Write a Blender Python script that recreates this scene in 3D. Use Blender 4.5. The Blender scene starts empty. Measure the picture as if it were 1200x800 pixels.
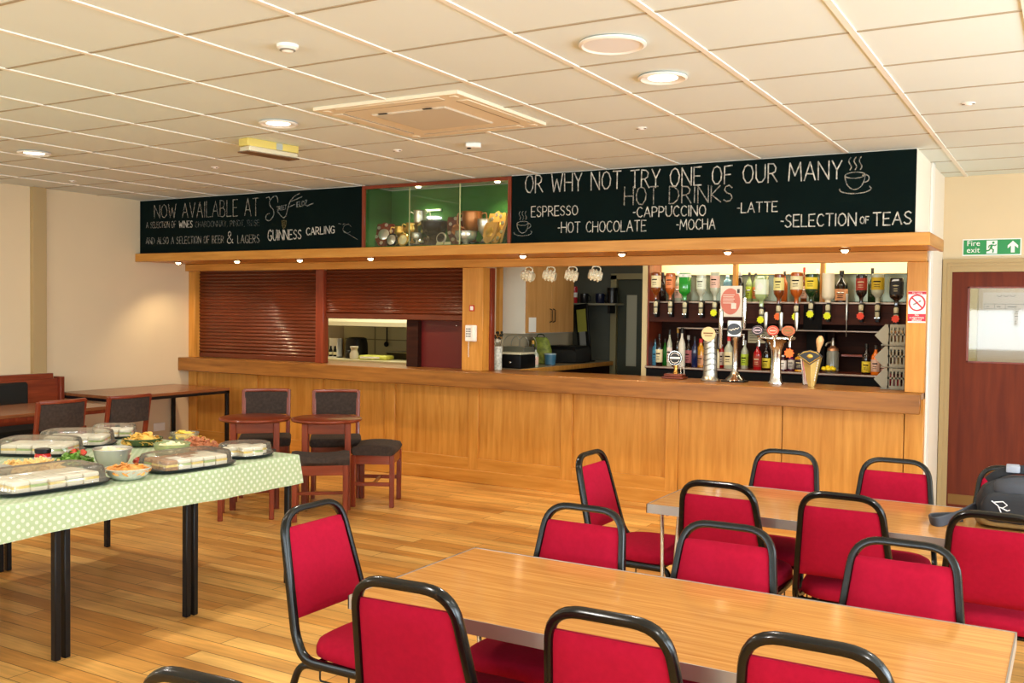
import bpy, bmesh, math, random
from mathutils import Matrix, Vector
PI = math.pi
C = bpy.context.scene.collection
SC = bpy.context.scene

# ------------------------------------------------------------------ camera
cd = bpy.data.cameras.new('camera')
cd.sensor_width = 36.0
cd.lens = 34.268
cd.clip_start = 0.05
cam = bpy.data.objects.new('camera', cd)
C.objects.link(cam)
CAMROT = [(0.864741, -0.026607, 0.501512), (0.502054, 0.020339, -0.864597), (0.012804, 0.999439, 0.030947)]
m4 = Matrix(CAMROT).to_4x4()
m4.translation = (0, 0, 1.58)
cam.matrix_world = m4
SC.camera = cam

# ------------------------------------------------------------------ exposure, world, large lights
SC.view_settings.view_transform = 'Standard'
SC.view_settings.look = 'None'
SC.view_settings.gamma = 1.0
SC.view_settings.use_curve_mapping = False
SC.view_settings.exposure = -0.93
SC.render.engine = 'CYCLES'
SC.cycles.use_denoising = True
SC.cycles.max_bounces = 10
SC.cycles.diffuse_bounces = 5
SC.cycles.glossy_bounces = 4
SC.cycles.transparent_max_bounces = 24
SC.cycles.sample_clamp_indirect = 8.0
SC.cycles.caustics_reflective = False
SC.cycles.caustics_refractive = False

w = bpy.data.worlds.new('world')
SC.world = w
w.use_nodes = True
bg = w.node_tree.nodes['Background']
bg.inputs[0].default_value = (0.80, 0.90, 1.0, 1)
bg.inputs[1].default_value = 2.5

def area(name, loc, rot, sx, sy, power, col=(1, 1, 1)):
    l = bpy.data.lights.new(name, 'AREA')
    l.shape = 'RECTANGLE'
    l.size, l.size_y = sx, sy
    l.energy = power
    l.color = col
    o = bpy.data.objects.new(name, l)
    C.objects.link(o)
    o.location = loc
    o.rotation_euler = rot
    return o

# colour of the upward fill lights added at the windows to brighten the ceiling
UPFILL = (0.84, 0.95, 1.0)
DAY = (0.76, 0.90, 1.0)
# daylight in the window openings of the right wall and of the wall behind the viewer
for k, y in enumerate((-1.2, 1.4, 4.0, 6.6)):
    area('daylight', (2.72, y, 1.55), (0, PI/2, 0), 1.5, 1.9, 225 if y < 5 else 55, DAY)
    area('ceiling_fill', (2.70, y, 1.35), (0, PI/2+.75, 0), 1.0, 1.9, 55 if y < 5 else 30, UPFILL)
for k, x in enumerate((-6.6, -3.8, -1.0)):
    area('daylight', (x, -3.42, 1.55), (PI/2, 0, 0), 2.1, 1.5, 25, DAY)
    area('ceiling_fill', (x, -3.40, 1.35), (PI/2+.75, 0, 0), 2.1, 1.0, 165, UPFILL)

CEIL = 2.689

# ------------------------------------------------------------------ materials
def lin(c):
    if isinstance(c, str):
        c = c.lstrip('#')
        c = [int(c[i:i+2], 16)/255 for i in (0, 2, 4)]
    return tuple(((v/12.92) if v <= 0.04045 else ((v+0.055)/1.055)**2.4) for v in c) + (1,)

def mat(name, col, rough=0.5, metal=0.0, spec=0.5, bump=0.0, bscale=200, vary=0.0, vscale=6, coat=0.0, sheen=0.0):
    """plain surface with a little procedural colour variation and grain"""
    m = bpy.data.materials.new(name)
    m.use_nodes = True
    nt = m.node_tree
    b = nt.nodes['Principled BSDF']
    b.inputs['Roughness'].default_value = rough
    b.inputs['Metallic'].default_value = metal
    b.inputs['Specular IOR Level'].default_value = spec
    b.inputs['Coat Weight'].default_value = coat
    b.inputs['Coat Roughness'].default_value = 0.08
    b.inputs['Sheen Weight'].default_value = sheen
    c = lin(col)
    b.inputs['Base Color'].default_value = c
    if vary or bump:
        tc = nt.nodes.new('ShaderNodeTexCoord')
        n = nt.nodes.new('ShaderNodeTexNoise')
        n.inputs['Scale'].default_value = vscale if vary else bscale
        n.inputs['Detail'].default_value = 4
        nt.links.new(tc.outputs['Object'], n.inputs['Vector'])
        if vary:
            r = nt.nodes.new('ShaderNodeValToRGB')
            r.color_ramp.elements[0].position = 0.3
            r.color_ramp.elements[1].position = 0.7
            r.color_ramp.elements[0].color = tuple(v*(1-vary) for v in c[:3]) + (1,)
            r.color_ramp.elements[1].color = tuple(min(1, v*(1+vary)) for v in c[:3]) + (1,)
            nt.links.new(n.outputs['Fac'], r.inputs['Fac'])
            nt.links.new(r.outputs['Color'], b.inputs['Base Color'])
        if bump:
            n2 = nt.nodes.new('ShaderNodeTexNoise')
            n2.inputs['Scale'].default_value = bscale
            nt.links.new(tc.outputs['Object'], n2.inputs['Vector'])
            bp = nt.nodes.new('ShaderNodeBump')
            bp.inputs['Strength'].default_value = bump
            bp.inputs['Distance'].default_value = 0.002
            nt.links.new(n2.outputs['Fac'], bp.inputs['Height'])
            nt.links.new(bp.outputs['Normal'], b.inputs['Normal'])
    return m

def wood(name, dark, light, axis='x', stretch=14, scale=3.0, rough=0.4, coat=0.0, contrast=0.25, bump=0.05):
    """stretched noise grain running along one axis"""
    m = bpy.data.materials.new(name)
    m.use_nodes = True
    nt = m.node_tree
    b = nt.nodes['Principled BSDF']
    b.inputs['Roughness'].default_value = rough
    b.inputs['Coat Weight'].default_value = coat
    b.inputs['Coat Roughness'].default_value = 0.1
    b.inputs['Specular IOR Level'].default_value = 0.35
    tc = nt.nodes.new('ShaderNodeTexCoord')
    mp = nt.nodes.new('ShaderNodeMapping')
    s = [scale*stretch]*3
    s['xyz'.index(axis)] = scale
    mp.inputs['Scale'].default_value = s
    nt.links.new(tc.outputs['Object'], mp.inputs['Vector'])
    n = nt.nodes.new('ShaderNodeTexNoise')
    n.inputs['Scale'].default_value = 1.0
    n.inputs['Detail'].default_value = 6
    n.inputs['Distortion'].default_value = 0.4
    nt.links.new(mp.outputs['Vector'], n.inputs['Vector'])
    r = nt.nodes.new('ShaderNodeValToRGB')
    r.color_ramp.elements[0].position = 0.5-contrast
    r.color_ramp.elements[1].position = 0.5+contrast
    r.color_ramp.elements[0].color = lin(dark)
    r.color_ramp.elements[1].color = lin(light)
    nt.links.new(n.outputs['Fac'], r.inputs['Fac'])
    nt.links.new(r.outputs['Color'], b.inputs['Base Color'])
    if bump:
        bp = nt.nodes.new('ShaderNodeBump')
        bp.inputs['Strength'].default_value = bump
        bp.inputs['Distance'].default_value = 0.002
        nt.links.new(n.outputs['Fac'], bp.inputs['Height'])
        nt.links.new(bp.outputs['Normal'], b.inputs['Normal'])
    return m

def clear(name, tint=(1, 1, 1), gloss=0.12, rough=0.03, haze=0.0, hazecol=(1, 1, 1), graze=0.5):
    """clear sheet: see-through with a mirror-like sheen that grows at grazing angles"""
    m = bpy.data.materials.new(name)
    m.use_nodes = True
    nt = m.node_tree
    out = nt.nodes['Material Output']
    nt.nodes.remove(nt.nodes['Principled BSDF'])
    t = nt.nodes.new('ShaderNodeBsdfTransparent')
    t.inputs['Color'].default_value = tuple(tint) + (1,)
    g = nt.nodes.new('ShaderNodeBsdfGlossy')
    g.inputs['Roughness'].default_value = rough
    lw = nt.nodes.new('ShaderNodeLayerWeight')
    lw.inputs['Blend'].default_value = 0.25
    mul = nt.nodes.new('ShaderNodeMath')
    mul.operation = 'MULTIPLY_ADD'
    mul.inputs[1].default_value = graze
    mul.inputs[2].default_value = gloss*0.4
    nt.links.new(lw.outputs['Fresnel'], mul.inputs[0])
    mx = nt.nodes.new('ShaderNodeMixShader')
    nt.links.new(mul.outputs[0], mx.inputs[0])
    nt.links.new(t.outputs[0], mx.inputs[1])
    nt.links.new(g.outputs[0], mx.inputs[2])
    last = mx
    if haze:
        d = nt.nodes.new('ShaderNodeBsdfDiffuse')
        d.inputs['Color'].default_value = tuple(hazecol) + (1,)
        m2 = nt.nodes.new('ShaderNodeMixShader')
        m2.inputs[0].default_value = haze
        nt.links.new(mx.outputs[0], m2.inputs[1])
        nt.links.new(d.outputs[0], m2.inputs[2])
        last = m2
    nt.links.new(last.outputs[0], out.inputs['Surface'])
    return m

def glow(name, col, strength):
    m = bpy.data.materials.new(name)
    m.use_nodes = True
    b = m.node_tree.nodes['Principled BSDF']
    b.inputs['Base Color'].default_value = lin(col)
    b.inputs['Emission Color'].default_value = lin(col)
    b.inputs['Emission Strength'].default_value = strength
    return m

def floor_material():
    m = bpy.data.materials.new('oak_strip_floor')
    m.use_nodes = True
    nt = m.node_tree
    N, L = nt.nodes, nt.links
    b = N['Principled BSDF']
    tc = N.new('ShaderNodeTexCoord')
    br = N.new('ShaderNodeTexBrick')
    br.offset = 0.37
    br.offset_frequency = 2
    br.inputs['Scale'].default_value = 1.0
    br.inputs['Brick Width'].default_value = 1.15
    br.inputs['Row Height'].default_value = 0.112
    br.inputs['Mortar Size'].default_value = 0.0021
    br.inputs['Mortar Smooth'].default_value = 0.2
    br.inputs['Bias'].default_value = 0.0
    br.inputs['Color1'].default_value = lin('#c88a40')
    br.inputs['Color2'].default_value = lin('#efc070')
    br.inputs['Mortar'].default_value = lin('#4a2c12')
    L.new(tc.outputs['Object'], br.inputs['Vector'])
    mp = N.new('ShaderNodeMapping')
    mp.inputs['Scale'].default_value = (2.2, 40, 1)
    L.new(tc.outputs['Object'], mp.inputs['Vector'])
    n = N.new('ShaderNodeTexNoise')
    n.inputs['Scale'].default_value = 1.0
    n.inputs['Detail'].default_value = 7
    n.inputs['Distortion'].default_value = 0.6
    L.new(mp.outputs['Vector'], n.inputs['Vector'])
    mp3 = N.new('ShaderNodeMapping')
    mp3.inputs['Scale'].default_value = (0.9, 3.0, 1)
    L.new(tc.outputs['Object'], mp3.inputs['Vector'])
    n3 = N.new('ShaderNodeTexNoise')
    n3.inputs['Scale'].default_value = 1.6
    n3.inputs['Detail'].default_value = 5
    L.new(mp3.outputs['Vector'], n3.inputs['Vector'])
    r = N.new('ShaderNodeValToRGB')
    r.color_ramp.elements[0].position, r.color_ramp.elements[1].position = 0.3, 0.7
    r.color_ramp.elements[0].color = (0.78, 0.75, 0.71, 1)
    r.color_ramp.elements[1].color = (1.12, 1.10, 1.08, 1)
    L.new(n.outputs['Fac'], r.inputs['Fac'])
    r3 = N.new('ShaderNodeValToRGB')
    r3.color_ramp.elements[0].position, r3.color_ramp.elements[1].position = 0.32, 0.68
    r3.color_ramp.elements[0].color = (0.72, 0.68, 0.66, 1)
    r3.color_ramp.elements[1].color = (1.15, 1.13, 1.1, 1)
    L.new(n3.outputs['Fac'], r3.inputs['Fac'])
    m1 = N.new('ShaderNodeMix'); m1.data_type = 'RGBA'; m1.blend_type = 'MULTIPLY'; m1.inputs[0].default_value = 1
    m2 = N.new('ShaderNodeMix'); m2.data_type = 'RGBA'; m2.blend_type = 'MULTIPLY'; m2.inputs[0].default_value = 1
    L.new(br.outputs['Color'], m1.inputs[6]); L.new(r.outputs['Color'], m1.inputs[7])
    L.new(m1.outputs[2], m2.inputs[6]); L.new(r3.outputs['Color'], m2.inputs[7])
    L.new(m2.outputs[2], b.inputs['Base Color'])
    rr = N.new('ShaderNodeMapRange')
    rr.inputs[3].default_value, rr.inputs[4].default_value = 0.42, 0.26
    L.new(n3.outputs['Fac'], rr.inputs[0])
    L.new(rr.outputs[0], b.inputs['Roughness'])
    bp = N.new('ShaderNodeBump')
    bp.inputs['Strength'].default_value = 0.25
    bp.inputs['Distance'].default_value = 0.002
    bp.invert = True
    L.new(br.outputs['Fac'], bp.inputs['Height'])
    L.new(bp.outputs['Normal'], b.inputs['Normal'])
    return m

def dots_material():
    """pale green oilcloth with white polka dots in staggered rows"""
    m = bpy.data.materials.new('polka_dot_oilcloth')
    m.use_nodes = True
    nt = m.node_tree
    N, L = nt.nodes, nt.links
    b = N['Principled BSDF']
    b.inputs['Roughness'].default_value = 0.42
    uv = N.new('ShaderNodeUVMap'); uv.uv_map = 'UVMap'
    sep = N.new('ShaderNodeSeparateXYZ')
    L.new(uv.outputs[0], sep.inputs[0])
    def math_(op, a, bb):
        n = N.new('ShaderNodeMath'); n.operation = op
        for i, v in enumerate((a, bb)):
            if v is None: continue
            if isinstance(v, (int, float)): n.inputs[i].default_value = v
            else: L.new(v, n.inputs[i])
        return n.outputs[0]
    p = 0.042
    def layer(off):
        u = math_('SUBTRACT', math_('FRACT', math_('ADD', math_('DIVIDE', sep.outputs[0], p), off), None), 0.5)
        v = math_('SUBTRACT', math_('FRACT', math_('ADD', math_('DIVIDE', sep.outputs[1], p), off), None), 0.5)
        d = math_('SQRT', math_('ADD', math_('MULTIPLY', u, u), math_('MULTIPLY', v, v)), None)
        return math_('LESS_THAN', d, 0.20)
    f = math_('MAXIMUM', layer(0.0), layer(0.5))
    mx = N.new('ShaderNodeMix'); mx.data_type = 'RGBA'
    mx.inputs[6].default_value = lin('#aabd94'); mx.inputs[7].default_value = lin('#d0d7c2')
    L.new(f, mx.inputs[0])
    L.new(mx.outputs[2], b.inputs['Base Color'])
    return m

# ------------------------------------------------------------------ mesh helpers
class MB:
    def __init__(self):
        self.bm = bmesh.new()
    def _add(self, verts, faces, M=None):
        vs = [self.bm.verts.new((M @ Vector(v)) if M is not None else v) for v in verts]
        for f in faces:
            try: self.bm.faces.new([vs[i] for i in f])
            except ValueError: pass
        return vs
    def box(self, a, b, bevel=0.0, M=None, seg=1):
        (x0, y0, z0), (x1, y1, z1) = a, b
        x0, x1 = min(x0, x1), max(x0, x1); y0, y1 = min(y0, y1), max(y0, y1); z0, z1 = min(z0, z1), max(z0, z1)
        vs = [(x0,y0,z0),(x1,y0,z0),(x1,y1,z0),(x0,y1,z0),(x0,y0,z1),(x1,y0,z1),(x1,y1,z1),(x0,y1,z1)]
        fs = [(0,3,2,1),(4,5,6,7),(0,1,5,4),(1,2,6,5),(2,3,7,6),(3,0,4,7)]
        t = self._add(vs, fs, M)
        if bevel > 0:
            es = {e for v in t for e in v.link_edges}
            bmesh.ops.bevel(self.bm, geom=list(es), offset=bevel, segments=seg, profile=0.6, affect='EDGES', clamp_overlap=True)
        return self
    def tube(self, pts, r, seg=10, closed=False, flat=1.0, up=None, cap=True):
        """sweep a round (or flattened) section along points; r may be a list"""
        pts = [Vector(p) for p in pts]
        n = len(pts)
        rr = r if isinstance(r, (list, tuple)) else [r]*n
        T = []
        for i in range(n):
            a = pts[(i-1) % n] if (closed or i > 0) else pts[i]
            b = pts[(i+1) % n] if (closed or i < n-1) else pts[i]
            T.append((b-a).normalized())
        ref = Vector(up) if up is not None else (Vector((0, 0, 1)) if abs(T[0].z) < 0.9 else Vector((1, 0, 0)))
        rings = []
        prev = None
        for i in range(n):
            if up is not None:
                nrm = ref - T[i]*ref.dot(T[i])
                if nrm.length < 1e-5: nrm = prev.copy()
                nrm.normalize()
            else:
                base = prev if prev is not None else ref
                nrm = base - T[i]*base.dot(T[i])
                if nrm.length < 1e-6: nrm = T[i].orthogonal()
                nrm.normalize()
            prev = nrm
            bi = T[i].cross(nrm)
            ring = []
            for k in range(seg):
                a = 2*PI*k/seg
                ca, sa = math.cos(a), math.sin(a)
                if flat != 1.0:      # squarish section
                    ca = math.copysign(abs(ca)**0.6, ca); sa = math.copysign(abs(sa)**0.6, sa)
                ring.append(self.bm.verts.new(pts[i] + nrm*(ca*rr[i]) + bi*(sa*rr[i]*flat)))
            rings.append(ring)
        m = n if closed else n-1
        for i in range(m):
            a, b = rings[i], rings[(i+1) % n]
            for k in range(seg):
                self.bm.faces.new((a[k], a[(k+1) % seg], b[(k+1) % seg], b[k]))
        if cap and not closed:
            self.bm.faces.new(list(reversed(rings[0]))); self.bm.faces.new(rings[-1])
        return self
    def lathe(self, prof, seg=20, M=None, sx=1.0, sy=1.0, power=1.0):
        """profile of (r, z) turned about z; power < 1 squares the section off"""
        rings = []
        for r, z in prof:
            if r < 1e-6:
                v = self.bm.verts.new((M @ Vector((0, 0, z))) if M is not None else (0, 0, z)); rings.append([v])
            else:
                ring = []
                for k in range(seg):
                    a = 2*PI*k/seg
                    ca, sa = math.cos(a), math.sin(a)
                    if power != 1.0:
                        ca = math.copysign(abs(ca)**power, ca); sa = math.copysign(abs(sa)**power, sa)
                    p = Vector((r*sx*ca, r*sy*sa, z))
                    ring.append(self.bm.verts.new((M @ p) if M is not None else p))
                rings.append(ring)
        for a, b in zip(rings, rings[1:]):
            if len(a) == 1 and len(b) == 1: continue
            for k in range(seg):
                k2 = (k+1) % seg
                if len(a) == 1: self.bm.faces.new((a[0], b[k2], b[k]))
                elif len(b) == 1: self.bm.faces.new((a[k], a[k2], b[0]))
                else: self.bm.faces.new((a[k], a[k2], b[k2], b[k]))
        if len(rings[0]) > 1: self.bm.faces.new(list(reversed(rings[0])))
        if len(rings[-1]) > 1: self.bm.faces.new(rings[-1])
        return self
    def prism(self, poly, d0, d1, plane='xy', M=None):
        """extrude a 2-D polygon between two depths"""
        def P(u, v, d):
            return {'xy': (u, v, d), 'xz': (u, d, v), 'yz': (d, u, v)}[plane]
        n = len(poly)
        vs = [P(u, v, d0) for u, v in poly] + [P(u, v, d1) for u, v in poly]
        fs = [tuple(range(n-1, -1, -1)), tuple(range(n, 2*n))] + [(i, (i+1) % n, n+(i+1) % n, n+i) for i in range(n)]
        self._add(vs, fs, M)
        return self
    def ball(self, c, rx, ry=None, rz=None, u=14, v=8):
        ry = rx if ry is None else ry; rz = rx if rz is None else rz
        prof = [(math.sin(PI*i/v), -math.cos(PI*i/v)) for i in range(v+1)]
        prof[0] = (0, -1); prof[-1] = (0, 1)
        self.lathe(prof, u, Matrix.Translation(c) @ Matrix.Diagonal((rx, ry, rz, 1)))
        return self
    def build(self, name, material, parent=None, smooth=True, off=None, angle=40):
        bm = self.bm
        if off is not None: bmesh.ops.translate(bm, verts=bm.verts, vec=-Vector(off))
        bmesh.ops.recalc_face_normals(bm, faces=bm.faces)
        me = bpy.data.meshes.new(name)
        bm.to_mesh(me); bm.free()
        if smooth and len(me.polygons):
            me.polygons.foreach_set('use_smooth', [True]*len(me.polygons))
            me.set_sharp_from_angle(angle=math.radians(angle))
        o = bpy.data.objects.new(name, me)
        C.objects.link(o)
        if material is not None: me.materials.append(material)
        if parent is not None: o.parent = parent
        return o

def thing(name, label, cat, loc=(0, 0, 0), rz=0.0, group=None):
    o = bpy.data.objects.new(name, None)
    o.empty_display_size = 0.1
    C.objects.link(o)
    o.location = loc
    o.rotation_euler = (0, 0, rz)
    o['label'] = label; o['category'] = cat
    if group: o['group'] = group
    return o

def tag(o, label, cat, group=None, kind=None):
    o['label'] = label; o['category'] = cat
    if group: o['group'] = group
    if kind: o['kind'] = kind
    return o

def struct(o):
    o['kind'] = 'structure'
    return o

def dup(root, loc, rz=None, label=None, group=None):
    """a copy of a thing with copies of its parts and sub-parts"""
    r = root.copy(); C.objects.link(r)
    r.location = loc
    if rz is not None: r.rotation_euler = (0, 0, rz)
    if label: r['label'] = label
    if group: r['group'] = group
    def rec(src, dst):
        for ch in src.children:
            c = ch.copy(); C.objects.link(c); c.parent = dst
            rec(ch, c)
    rec(root, r)
    return r

def bez(pts, n=6, rad=0.06):
    """round the corners of a polyline"""
    pts = [Vector(p) for p in pts]
    out = [pts[0]]
    for i in range(1, len(pts)-1):
        a, b, c = pts[i-1], pts[i], pts[i+1]
        r = rad[i] if isinstance(rad, dict) and i in rad else (rad if not isinstance(rad, dict) else 0.02)
        da = min(r, (a-b).length*0.49); dc = min(r, (c-b).length*0.49)
        p0 = b+(a-b).normalized()*da; p2 = b+(c-b).normalized()*dc
        for k in range(n+1):
            t = k/n
            out.append(p0*(1-t)**2 + b*2*t*(1-t) + p2*t*t)
    out.append(pts[-1])
    return out

def text_mesh(name, s, size, M, material, parent=None, depth=0.0006, align='CENTER', off=None, spacing=1.0):
    cu = bpy.data.curves.new(name, 'FONT')
    cu.body = s; cu.size = size; cu.align_x = align; cu.align_y = 'CENTER'
    cu.extrude = depth; cu.resolution_u = 3; cu.space_line = 0.85; cu.space_character = spacing
    t = bpy.data.objects.new(name, cu)
    C.objects.link(t)
    dg = bpy.context.evaluated_depsgraph_get()
    me = bpy.data.meshes.new_from_object(t.evaluated_get(dg))
    bpy.data.objects.remove(t); bpy.data.curves.remove(cu)
    me.transform(M)
    if off is not None: me.transform(Matrix.Translation(-Vector(off)))
    me.name = name
    me.materials.clear(); me.materials.append(material)
    o = bpy.data.objects.new(name, me)
    C.objects.link(o)
    if parent is not None: o.parent = parent
    return o

FACE = Matrix.Rotation(PI/2, 4, 'X')        # lettering stood up to face -Y

M_ = {}
M_['plaster'] = mat('cream_plaster', '#d9c4a0', 0.85, bump=0.05, bscale=60, vary=0.02, vscale=2)
M_['plaster_white'] = mat('off_white_plaster', '#ece2d0', 0.85, bump=0.05, bscale=60)
M_['tile'] = mat('ceiling_tile', '#dae3df', 0.9, bump=0.25, bscale=350, vary=0.02, vscale=1.2)
M_['tee'] = mat('ceiling_tee', '#e9e6db', 0.6)
M_['tee_shadow'] = mat('shadowed_cross_tee', '#a3977f', 0.8)  # darker than the main tees: tile-edge shadow put into the colour
M_['pilaster'] = mat('khaki_paint', '#b0976a', 0.6)
M_['oak'] = wood('golden_oak_upright', '#b27226', '#d69a48', 'z', 12, 2.2, 0.38, contrast=0.3)
M_['oak_x'] = wood('golden_oak_lengthwise', '#b27226', '#d69a48', 'x', 12, 2.2, 0.36, contrast=0.3)
M_['walnut'] = wood('brown_counter_wood', '#6a401a', '#a87032', 'x', 12, 2.0, 0.32, coat=0.1, contrast=0.3)
M_['mahog'] = wood('mahogany_upright', '#642312', '#8c3c22', 'z', 12, 2.5, 0.3, coat=0.2)
M_['mahog_x'] = wood('mahogany_lengthwise', '#6a2613', '#934226', 'x', 12, 2.5, 0.28, coat=0.3)
M_['mahog_y'] = wood('mahogany_crosswise', '#6a2613', '#934226', 'y', 12, 2.5, 0.28, coat=0.3)
M_['shutter'] = wood('shutter_mahogany', '#4f1f0c', '#632a13', 'x', 10, 1.2, 0.3, coat=0.4, bump=0.0)
M_['darkwood'] = wood('dark_stained_back_bar', '#22100a', '#3a1b10', 'x', 12, 2.0, 0.6)
M_['darkwood'].node_tree.nodes['Principled BSDF'].inputs['Specular IOR Level'].default_value = 0.12
M_['brown_lam'] = wood('brown_laminate', '#7a4a2c', '#98633d', 'x', 10, 2.0, 0.3)
M_['teak_lam'] = wood('teak_laminate', '#9d632e', '#cc9452', 'x', 30, 3.0, 0.12, contrast=0.3, bump=0.0)
M_['door_red'] = wood('red_mahogany_door', '#571b09', '#722c10', 'z', 10, 2.0, 0.7)
M_['redpanel'] = mat('dark_red_panel', '#5a120f', 0.35, vary=0.08, vscale=3)
M_['cream_gloss'] = mat('cream_gloss_paint', '#d9c49c', 0.4)
M_['white_gloss'] = mat('white_plastic', '#efece4', 0.4)
M_['board'] = mat('chalkboard_green_black', '#051311', 0.8, spec=0.08, vary=0.18, vscale=4)
M_['felt'] = mat('green_felt', '#2f6b2c', 0.95, vary=0.12, vscale=5)
M_['black_metal'] = mat('black_enamel_tube', '#080807', 0.22, spec=0.35, vary=0.25, vscale=30)
M_['black_steel'] = mat('black_steel_leg', '#0a0c10', 0.4, spec=0.3)
M_['chrome'] = mat('chrome', '#d9d9d6', 0.14, 1.0)
M_['steel'] = mat('brushed_steel', '#bdbcb4', 0.3, 1.0)
M_['alu'] = mat('aluminium_edging', '#aaa49d', 0.42, 0.9)
M_['red_fabric'] = mat('crimson_upholstery', '#990f2a', 0.95, spec=0.1, bump=0.35, bscale=900, vary=0.07, vscale=60)
M_['brown_fabric'] = mat('dark_brown_upholstery', '#382b23', 0.95, bump=0.5, bscale=500, vary=0.35, vscale=45)
M_['black_fabric'] = mat('black_upholstery', '#17150f', 0.9, bump=0.3, bscale=500)
M_['black_plastic'] = mat('black_plastic', '#09090a', 0.4, spec=0.3)
M_['glass'] = clear('clear_glass', (0.97, 0.98, 0.97), 0.05)
M_['lid'] = clear('clear_plastic_lid', (0.96, 0.96, 0.94), 0.15, 0.16, 0.09, (0.85, 0.80, 0.66), 0.9)  # tan haze puts the beige ceiling reflection into the lid colour
M_['lamp'] = glow('lit_lamp', '#fff6e0', 14)
M_['lamp_warm'] = glow('lit_halogen', '#ffe2ae', 30)
M_['chalk'] = None
M_['floor'] = floor_material()
M_['dots'] = dots_material()
def dusty(name, col, amount):
    """worn chalk: broken up by fine noise so the board shows between the grains"""
    m = mat(name, col, 0.95)
    nt = m.node_tree
    b = nt.nodes['Principled BSDF']
    tc = nt.nodes.new('ShaderNodeTexCoord')
    n = nt.nodes.new('ShaderNodeTexNoise'); n.inputs['Scale'].default_value = 30; n.inputs['Detail'].default_value = 4
    mr = nt.nodes.new('ShaderNodeMapRange')
    mr.inputs[1].default_value = 0.38; mr.inputs[2].default_value = 0.66
    mr.inputs[3].default_value = amount*0.35; mr.inputs[4].default_value = amount
    nt.links.new(tc.outputs['Object'], n.inputs['Vector'])
    nt.links.new(n.outputs['Fac'], mr.inputs[0])
    nt.links.new(mr.outputs[0], b.inputs['Alpha'])
    return m
M_['chalk'] = dusty('white_chalk', '#efe9db', 0.9)
M_['chalk_soft'] = dusty('soft_chalk', '#d9d2c2', 0.55)
M_['chalk_faint'] = dusty('rubbed_chalk', '#b9bdb4', 0.30)

# ================================================================== the room
XL, XR, YR = -8.53, 2.75, -3.45          # left wall, right wall, wall behind the viewer
YD = 8.45                                # wall of the fire door
XB = -0.945                              # right end of the bar

struct(MB().box((XL-.1, YR-.1, -.1), (XR+.1, 12.1, 0)).build('floor', M_['floor']))
struct(MB().box((XL-.1, YR-.1, CEIL), (XR+.1, 12.1, CEIL+.1)).build('ceiling', M_['tile']))
g = MB()
x = -3.19 - 0.6*8
while x < XR:
    if x > XL: g.box((x-.013, YR, CEIL-.006), (x+.013, 6.9 if x < XB else YD, CEIL))
    x += 0.6
struct(g.build('trim_ceiling', M_['tee'], smooth=False))
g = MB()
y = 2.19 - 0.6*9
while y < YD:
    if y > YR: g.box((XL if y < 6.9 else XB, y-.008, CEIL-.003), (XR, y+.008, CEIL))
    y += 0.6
struct(g.build('trim_8', M_['tee_shadow'], smooth=False))

struct(MB().box((XL-.1, YR, 0), (XL, 12, CEIL)).build('wall_left', M_['plaster']))
# right wall and the wall behind the viewer: daylight windows
b = MB()
b.box((XR, YR, 0), (XR+.1, 12, .8)); b.box((XR, YR, 2.3), (XR+.1, 12, CEIL))
wy = [(-2.15, -.25), (.45, 2.35), (3.05, 4.95), (5.65, 7.55)]
e = YR
for a, c in wy + [(12, 12)]:
    b.box((XR, e, .8), (XR+.1, a, 2.3)); e = c
struct(b.build('wall_right', M_['plaster_white'], smooth=False))
b = MB()
b.box((XL, YR-.1, 0), (XR, YR, .8)); b.box((XL, YR-.1, 2.3), (XR, YR, CEIL))
wx = [(-7.65, -5.55), (-4.85, -2.75), (-2.05, .05)]
e = XL
for a, c in wx + [(XR, XR)]:
    b.box((e, YR-.1, .8), (a, YR, 2.3)); e = c
struct(b.build('wall_rear', M_['plaster_white'], smooth=False))
k = 1
for a, c in wy:
    f = MB(); x0, x1 = XR+.02, XR+.08
    f.box((x0, a, .8), (x1, a+.06, 2.3)); f.box((x0, c-.06, .8), (x1, c, 2.3))
    f.box((x0, a, .8), (x1, c, .86)); f.box((x0, a, 2.24), (x1, c, 2.3)); f.box((x0, (a+c)/2-.03, .8), (x1, (a+c)/2+.03, 2.3))
    struct(f.build('window_%d' % k, M_['white_gloss'], smooth=False)); k += 1
for a, c in wx:
    f = MB(); y0, y1 = YR-.08, YR-.02
    f.box((a, y0, .8), (a+.06, y1, 2.3)); f.box((c-.06, y0, .8), (c, y1, 2.3))
    f.box((a, y0, .8), (c, y1, .86)); f.box((a, y0, 2.24), (c, y1, 2.3)); f.box(((a+c)/2-.03, y0, .8), ((a+c)/2+.03, y1, 2.3))
    struct(f.build('window_%d' % k, M_['white_gloss'], smooth=False)); k += 1

# wall of the fire door, with the opening
DX0, DX1, DZ = -.872, .03, 1.935
b = MB()
b.box((-1.06, YD, 0), (DX0-.012, YD+.12, CEIL)); b.box((DX0-.012, YD, DZ+.03), (DX1+.012, YD+.12, CEIL)); b.box((DX1+.012, YD, 0), (XR, YD+.12, CEIL))
struct(b.build('wall_back', M_['plaster'], smooth=False))
# cheek wall between bar and door, with the thin batten at the bulkhead
b = MB()
b.box((-1.06, 7.66, 0), (XB, YD, CEIL)); b.box((-1.06, YD, 0), (-1.0, 10.2, CEIL))
struct(b.build('wall_bar_side', M_['plaster_white'], smooth=False))
struct(MB().box((XB, 7.60, 0), (XB+.018, 7.72, CEIL), .004).build('trim_1', M_['white_gloss']))
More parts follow.
